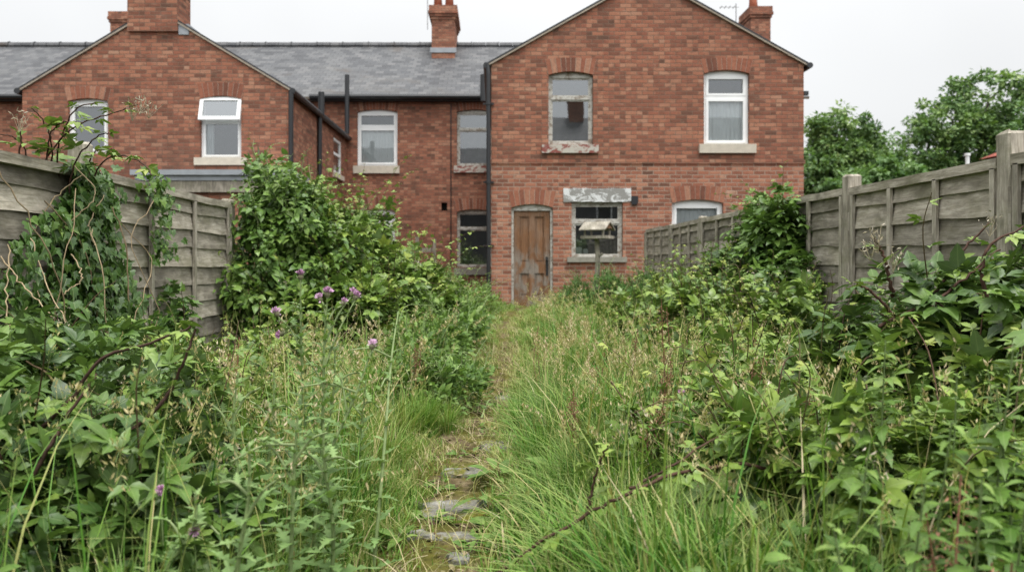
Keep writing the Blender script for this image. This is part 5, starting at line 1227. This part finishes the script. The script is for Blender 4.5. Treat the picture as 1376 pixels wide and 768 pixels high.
for (px, py, lab, k, s_) in ((585, 655, 'small round leaved weed in the moss at the left of the sunk stone', 11, .07), (628, 618, 'little weed in the straw between the two upper stones', 10, .07), (575, 705, 'low weed growing against the left side of the widest stone', 12, .08), (655, 712, 'trailing weed reaching over the right end of the widest stone', 14, .09), (640, 575, 'weed at the left edge of the pale rounded stone', 11, .09), (600, 560, 'leafy weed under the bright grass tuft by the path', 12, .10)):
    Y = EYE / ((py - 352) / 1000.0); x = (px - 668) * Y / 1000; b = np.array([x, Y, float(gb(x, Y))]); g = G(); a = R.uniform(0, 6.28, k)
    pos = b + np.stack([np.cos(a), np.sin(a), a * 0], 1) * R.uniform(0, s_, k)[:, None] + [0, 0, .03]
    scatter(g, LT['weed'] + LT['single'], pos, np.stack([np.cos(a), np.sin(a), R.uniform(.0, .7, k)], 1), np.repeat([[0, 0, 1.0]], k, 0) + R.normal(0, .25, (k, 3)), s_ * R.uniform(.5, 1.1, k), np.clip(.60 + R.normal(0, .13, k), 0, .95))
    single('leafy_weed', g, L['weed'], lab, 'weed', tuple(b), 'leafy weeds by the path')

# --- grass
def blades(g, p, az, ln, bend, w, tint, seg=4):
    n = len(p); t = np.linspace(0, 1, seg + 1)[None, :]
    h = np.stack([np.cos(az), np.sin(az)], 1); s = np.stack([-h[:, 1], h[:, 0]], 1)
    out = (bend[:, None] * t ** 2) * ln[:, None]; up = ln[:, None] * (t - .42 * np.minimum(bend, 1.3)[:, None] * t ** 2.4)
    cx = p[:, 0, None] + h[:, 0, None] * out; cy = p[:, 1, None] + h[:, 1, None] * out; cz = p[:, 2, None] + up
    ww = w[:, None] * (1 - t ** 1.8 * .93) * .5
    V = np.stack([np.stack([cx + s[:, 0, None] * ww, cy + s[:, 1, None] * ww, cz], -1), np.stack([cx - s[:, 0, None] * ww, cy - s[:, 1, None] * ww, cz + ww * .3], -1)], 2)
    k = 2 * (seg + 1); base = np.arange(n)[:, None] * k
    q = np.array([[2 * i, 2 * i + 1, 2 * i + 3, 2 * i + 2] for i in range(seg)]).reshape(-1)
    lo = (base + q[None]).reshape(-1)
    uv = np.stack([np.tile(np.array([0., 1.]), seg + 1), np.repeat(np.linspace(0, 1, seg + 1), 2)], 1)
    g.add(V.reshape(-1, 3), (lo, np.full(n * seg, 4, np.int32)), uv=np.tile(uv[q], (n, 1)), tint=np.repeat(tint, k))
def meadow(g, n_tufts, xr, yr, hfun, per, wid, tfun, clear=.235, keep=None):
    y = np.sqrt(R.uniform(yr[0] ** 2, yr[1] ** 2, n_tufts)) if yr[0] > 4 else R.uniform(*yr, n_tufts); x = R.uniform(*xr, n_tufts)
    dp = np.abs(x - pc(y)); ok = dp > clear * R.uniform(.55, 1.15, n_tufts) * (1 - .55 * sstep(5, 8.5, y))
    if keep is not None: ok &= keep(x, y)
    x, y, dp = x[ok], y[ok], dp[ok]
    i = np.repeat(np.arange(len(x)), per); m = len(i)
    az0 = R.uniform(0, 6.28, len(x)); r = np.abs(R.normal(0, .035, m)); a = R.uniform(0, 6.28, m)
    px, py = x[i] + r * np.cos(a), y[i] + r * np.sin(a)
    az = np.where(R.random(m) < .6, a, az0[i] + R.normal(0, .6, m))
    h = hfun(x, y, dp)[i] * R.uniform(.45, 1.15, m)
    bend = np.abs(R.normal(.38, .28, m)) + .08
    tn = tfun(x, y, dp)[i] + R.normal(0, .13, len(x))[i] + R.normal(0, .14, m)
    blades(g, np.stack([px, py, gb(px, py) - .01], 1), az, h, bend, wid * R.uniform(.6, 1.3, m), np.clip(tn, 0, 1))
g = G()
edge = lambda dp: sstep(.1, .75, dp)
hr = lambda x, y, dp: (.12 + edge(dp) * (.33 + .17 * nz(x, y, 2.6))) * (1 - .28 * sstep(8, 12, y))
hl = lambda x, y, dp: .10 + edge(dp) * (.32 + .08 * nz(x, y, 2.3))
tr = lambda x, y, dp: .30 + .16 * nz(x, y, 1.3, 1) + .07 * sstep(6, 9, y) - .10 * sstep(.4, 1.2, x) * (1 - sstep(4, 6, y)) + .16 * (1 - sstep(.15, .5, dp))
meadow(g, 1500, (-.1, 1.6), (1.45, 3.4), lambda x, y, dp: hr(x, y, dp) * .95, 11, .0105, lambda x, y, dp: tr(x, y, dp) - .06)
meadow(g, 2600, (-.1, 2.1), (3.0, 6.5), hr, 13, .0085, tr)
meadow(g, 3600, (-.0, 2.7), (6.2, 14.6), lambda x, y, dp: hr(x, y, dp) * 1.05, 12, .009, tr)
meadow(g, 1100, (-1.3, -.1), (1.45, 3.6), hl, 13, .0070, keep=lambda x, y: x > -.95 + .25 * nz(y, y, 3) - .1 * (y - 2), tfun=lambda x, y, dp: .36 + .13 * nz(x, y, 1.7, 2) + .15 * (1 - sstep(.15, .5, dp)))
meadow(g, 2000, (-2.4, -.1), (3.3, 6.8), hl, 13, .0070, lambda x, y, dp: .44 + .14 * nz(x, y, 1.7, 2) + .15 * (1 - sstep(.15, .5, dp)))
meadow(g, 900, (-2.4, 0), (6.6, 14.5), hl, 14, .0075, lambda x, y, dp: .48 + .12 * nz(x, y, 1.7, 2))
meadow(g, 2400, (-.5, .6), (2.2, 12.0), lambda x, y, dp: .075 + 0 * x + .04 * R.random(len(x)), 10, .005, lambda x, y, dp: .62 + .2 * nz(x, y, 2.9), clear=.08)
# bright near tuft beside the path and the straw lying on it
for (px, py, k, hh, tt) in ((570, 590, 320, .34, .42), (545, 600, 260, .36, .55), (600, 585, 160, .25, .5), (520, 640, 260, .34, .5), (480, 690, 200, .33, .40), (540, 560, 240, .42, .62), (700, 590, 240, .34, .36), (730, 640, 220, .32, .3), (760, 700, 260, .34, .22), (850, 720, 300, .38, .20), (930, 740, 300, .38, .22)):
    Y = EYE / ((py - 352) / 1000.0); x = (px - 668) * Y / 1000; a = R.uniform(0, 6.28, k); r = np.abs(R.normal(0, .06, k))
    xx, yy = x + r * np.cos(a), Y + r * np.sin(a); blades(g, np.stack([xx, yy, gb(xx, yy)], 1), a, hh * R.uniform(.5, 1.2, k), np.abs(R.normal(.45, .3, k)), .006 * R.uniform(.6, 1.3, k), np.clip(tt + R.normal(0, .1, k), 0, 1))
n = 700; yy = R.uniform(2.3, 10, n) ; xx = pc(yy) + R.normal(0, .24, n); blades(g, np.stack([xx, yy, gb(xx, yy) + .03], 1), R.uniform(0, 6.28, n), R.uniform(.08, .26, n), R.uniform(.7, 1.5, n), .0035 * R.uniform(.6, 1.3, n), np.clip(R.normal(.82, .12, n), 0, 1))
# long pale stems with nodding seed heads
def stalks(g, n, xr, yr, h, w=.0035, seeds=26, keep=.35, spread=.022, tn=.85):
    y = R.uniform(*yr, n); x = R.uniform(*xr, n); ok = np.abs(x - pc(y)) > keep; x, y = x[ok], y[ok]; m = len(x)
    hh = h * R.uniform(.65, 1.2, m) * (1 - .2 * sstep(8, 12, y)); az = R.uniform(0, 6.28, m); bd = np.abs(R.normal(.22, .2, m)) + .05; t0 = np.clip(R.normal(tn, .09, m), .3, 1)
    p = np.stack([x, y, gb(x, y)], 1); blades(g, p, az, hh, bd, np.full(m, w) * R.uniform(.7, 1.2, m) * 1.0, t0 - .12, 6)
    f = R.uniform(.80, 1.0, (m, seeds)); H = np.stack([np.cos(az), np.sin(az)], 1)
    out = bd[:, None] * f ** 2 * hh[:, None]; up = hh[:, None] * (f - .42 * bd[:, None] * f ** 2.4)
    q = np.stack([x[:, None] + H[:, 0, None] * out, y[:, None] + H[:, 1, None] * out, p[:, 2, None] + up], -1)
    sp = spread * (1.05 - (f - .8) / .2 * .8)[..., None]; q = (q + R.normal(0, 1, q.shape) * sp * [.55, .55, .5]).reshape(-1, 3)
    scatter(g, LT['seed'], q, unit(len(q)) * .6 + [0, 0, .8], unit(len(q)), np.repeat(R.uniform(.012, .024, m) * (1 + .4 * sstep(4, 7, y)), seeds), np.clip(np.repeat(t0, seeds) + R.normal(0, .06, len(q)), 0, 1))
stalks(g, 300, (.15, 2.0), (2.4, 5.5), .70, .0042, 34); stalks(g, 360, (.1, 2.5), (5.0, 11.5), .68, .005, 30, .3, .032); stalks(g, 210, (-1.7, -.35), (2.2, 5.5), .66, .0042); stalks(g, 260, (-2.0, -.3), (5.5, 12), .7, .005)
stalks(g, 90, (-1.9, -.5), (1.8, 3.4), .85, .0045, 14); stalks(g, 60, (.7, 1.7), (1.9, 3.2), .85, .0045, 14)
meadow(g, 500, (-.1, 2.3), (2.0, 9), lambda x, y, dp: .80 * edge(dp) + .1, 4, .0085, lambda x, y, dp: .45 + .25 * nz(x, y, 4.1)); meadow(g, 260, (-1.8, -.2), (1.8, 6), lambda x, y, dp: .75 * edge(dp) + .1, 4, .008, lambda x, y, dp: .5 + .25 * nz(x, y, 4.1))
stalks(g, 80, (.2, 2.3), (9.5, 14.3), .55, .006, 22, .3, .03)
setting('grass', g, L['grass'], 'stuff', 'tall unmown grass going to straw coloured seed', 'grass')
# low leaves between everything
g = G(); n = 26000; y = R.uniform(1.5, 14, n) ** 1.0; x = R.uniform(-2.5, 2.7, n); dp = np.abs(x - pc(y)); ok = (dp > .26) & (nz(x, y, 2.2, 3) > -.15 - .5 * (np.abs(x) > 1.0)); x, y = x[ok], y[ok]; m = len(x)
p = np.stack([x, y, gb(x, y) + R.uniform(.02, .42, m) * sstep(.2, .9, dp[ok])], 1); a = R.uniform(0, 6.28, m)
scatter(g, LT['weed'] + LT['single'][:1], p, np.stack([np.cos(a), np.sin(a), R.uniform(-.2, .6, m)], 1), np.repeat([[0, 0, 1.0]], m, 0) + R.normal(0, .35, (m, 3)), .065 * R.uniform(.5, 1.3, m), np.clip(.46 + R.normal(0, .17, m), 0, 1))
setting('undergrowth', g, L['weed'], 'stuff', 'low mixed weeds filling the ground under the grass', 'undergrowth')

# dead leaves, crumbs of stone and seedlings on the path
g = G(); n = 1300; y = R.uniform(2.2, 9, n); x = pc(y) + R.normal(0, .20, n); p = np.stack([x, y, gb(x, y) + .035], 1); a = R.uniform(0, 6.28, n)
scatter(g, LT['weed'] + LT['diamond'], p, np.stack([np.cos(a), np.sin(a), R.normal(0, .15, n)], 1), np.repeat([[0, 0, 1.0]], n, 0) + R.normal(0, .35, (n, 3)), .026 * R.uniform(.4, 1.5, n), np.clip(R.normal(.65, .25, n), 0, 1))
setting('leaf_litter', g, M['cane'], 'stuff', 'brown dead leaves scattered over the mossy path', 'litter')

# ------------------------------------------------------------------ light, sky, camera
w = bpy.data.worlds.new('World'); scn.world = w; w.use_nodes = True; nt = w.node_tree; nt.nodes.clear()
def wn(t, **k):
    q = nt.nodes.new(t)
    for a, b in k.items(): setattr(q, a, b)
    return q
sky = wn('ShaderNodeTexSky', sky_type='NISHITA', sun_disc=False, sun_elevation=math.radians(70), sun_rotation=math.radians(153), air_density=1, dust_density=4, ozone_density=1)
tc = wn('ShaderNodeTexCoord'); sep = wn('ShaderNodeSeparateXYZ'); nt.links.new(tc.outputs['Generated'], sep.inputs[0])
mx = wn('ShaderNodeMath', operation='MAXIMUM'); nt.links.new(sep.outputs[2], mx.inputs[0]); mx.inputs[1].default_value = 0
SUND = (.15, -.30, .942)   # the bright part of the cloud, behind the camera
# overcast dome: zenith about three times as bright as the horizon, softly uneven cloud
ma = wn('ShaderNodeMath', operation='MULTIPLY_ADD'); nt.links.new(mx.outputs[0], ma.inputs[0]); ma.inputs[1].default_value = 3.0; ma.inputs[2].default_value = 5.05
no = wn('ShaderNodeTexNoise'); no.inputs['Scale'].default_value = 1.6; no.inputs['Detail'].default_value = 4; nt.links.new(tc.outputs['Generated'], no.inputs['Vector'])
mr = wn('ShaderNodeMapRange'); nt.links.new(no.outputs[0], mr.inputs[0]); mr.inputs[1].default_value = .3; mr.inputs[2].default_value = .7; mr.inputs[3].default_value = .86; mr.inputs[4].default_value = 1.05
sd = wn('ShaderNodeVectorMath', operation='DOT_PRODUCT'); nt.links.new(tc.outputs['Generated'], sd.inputs[0]); sd.inputs[1].default_value = SUND
s0 = wn('ShaderNodeMath', operation='MAXIMUM'); nt.links.new(sd.outputs['Value'], s0.inputs[0]); s0.inputs[1].default_value = 0
s1 = wn('ShaderNodeMath', operation='POWER'); nt.links.new(s0.outputs[0], s1.inputs[0]); s1.inputs[1].default_value = 2.5
s2 = wn('ShaderNodeMath', operation='MULTIPLY_ADD'); nt.links.new(s1.outputs[0], s2.inputs[0]); s2.inputs[1].default_value = 15.0; nt.links.new(ma.outputs[0], s2.inputs[2])
mm = wn('ShaderNodeMath', operation='MULTIPLY'); nt.links.new(s2.outputs[0], mm.inputs[0]); nt.links.new(mr.outputs[0], mm.inputs[1])
cl = wn('ShaderNodeMix', data_type='RGBA', blend_type='MULTIPLY'); cl.inputs[0].default_value = 1; nt.links.new(mm.outputs[0], cl.inputs[6]); cl.inputs[7].default_value = (.985, .995, 1.0, 1)
mixn = wn('ShaderNodeMix', data_type='RGBA'); mixn.inputs[0].default_value = .95; nt.links.new(sky.outputs[0], mixn.inputs[6]); nt.links.new(cl.outputs[2], mixn.inputs[7])
bg = wn('ShaderNodeBackground'); bg.inputs[1].default_value = .1; nt.links.new(mixn.outputs[2], bg.inputs[0]); ow = wn('ShaderNodeOutputWorld'); nt.links.new(bg.outputs[0], ow.inputs[0])
sl = bpy.data.lights.new('sun', 'SUN'); sl.energy = 1.5; sl.angle = math.radians(14); sl.color = (1, .975, .94)
so = bpy.data.objects.new('sun', sl); COL.objects.link(so); so.rotation_euler = Vector(SUND).to_track_quat('Z', 'Y').to_euler(); so.location = (0, 0, 20)
cam = bpy.data.cameras.new('camera'); co = bpy.data.objects.new('camera', cam); COL.objects.link(co); scn.camera = co
co.location = (0, 0, EYE); co.rotation_euler = (PI / 2, 0, 0); cam.sensor_width = 36; cam.lens = 1000 / 1376 * 36
cam.shift_x = (688 - 668) / 1376; cam.shift_y = -(384 - 352) / 1376; cam.clip_end = 2000; cam.clip_start = .05
cam.dof.use_dof = True; cam.dof.focus_distance = 3.8; cam.dof.aperture_fstop = 2.6
vs = scn.view_settings; vs.view_transform = 'Standard'; vs.look = 'None'; vs.gamma = 1; vs.use_curve_mapping = False; vs.exposure = .78
scn.cycles.use_denoising = True; scn.cycles.denoiser = 'OPENIMAGEDENOISE'; scn.cycles.denoising_prefilter = 'NONE'; scn.cycles.use_adaptive_sampling = False; scn.cycles.max_bounces = 6; scn.cycles.transparent_max_bounces = 8
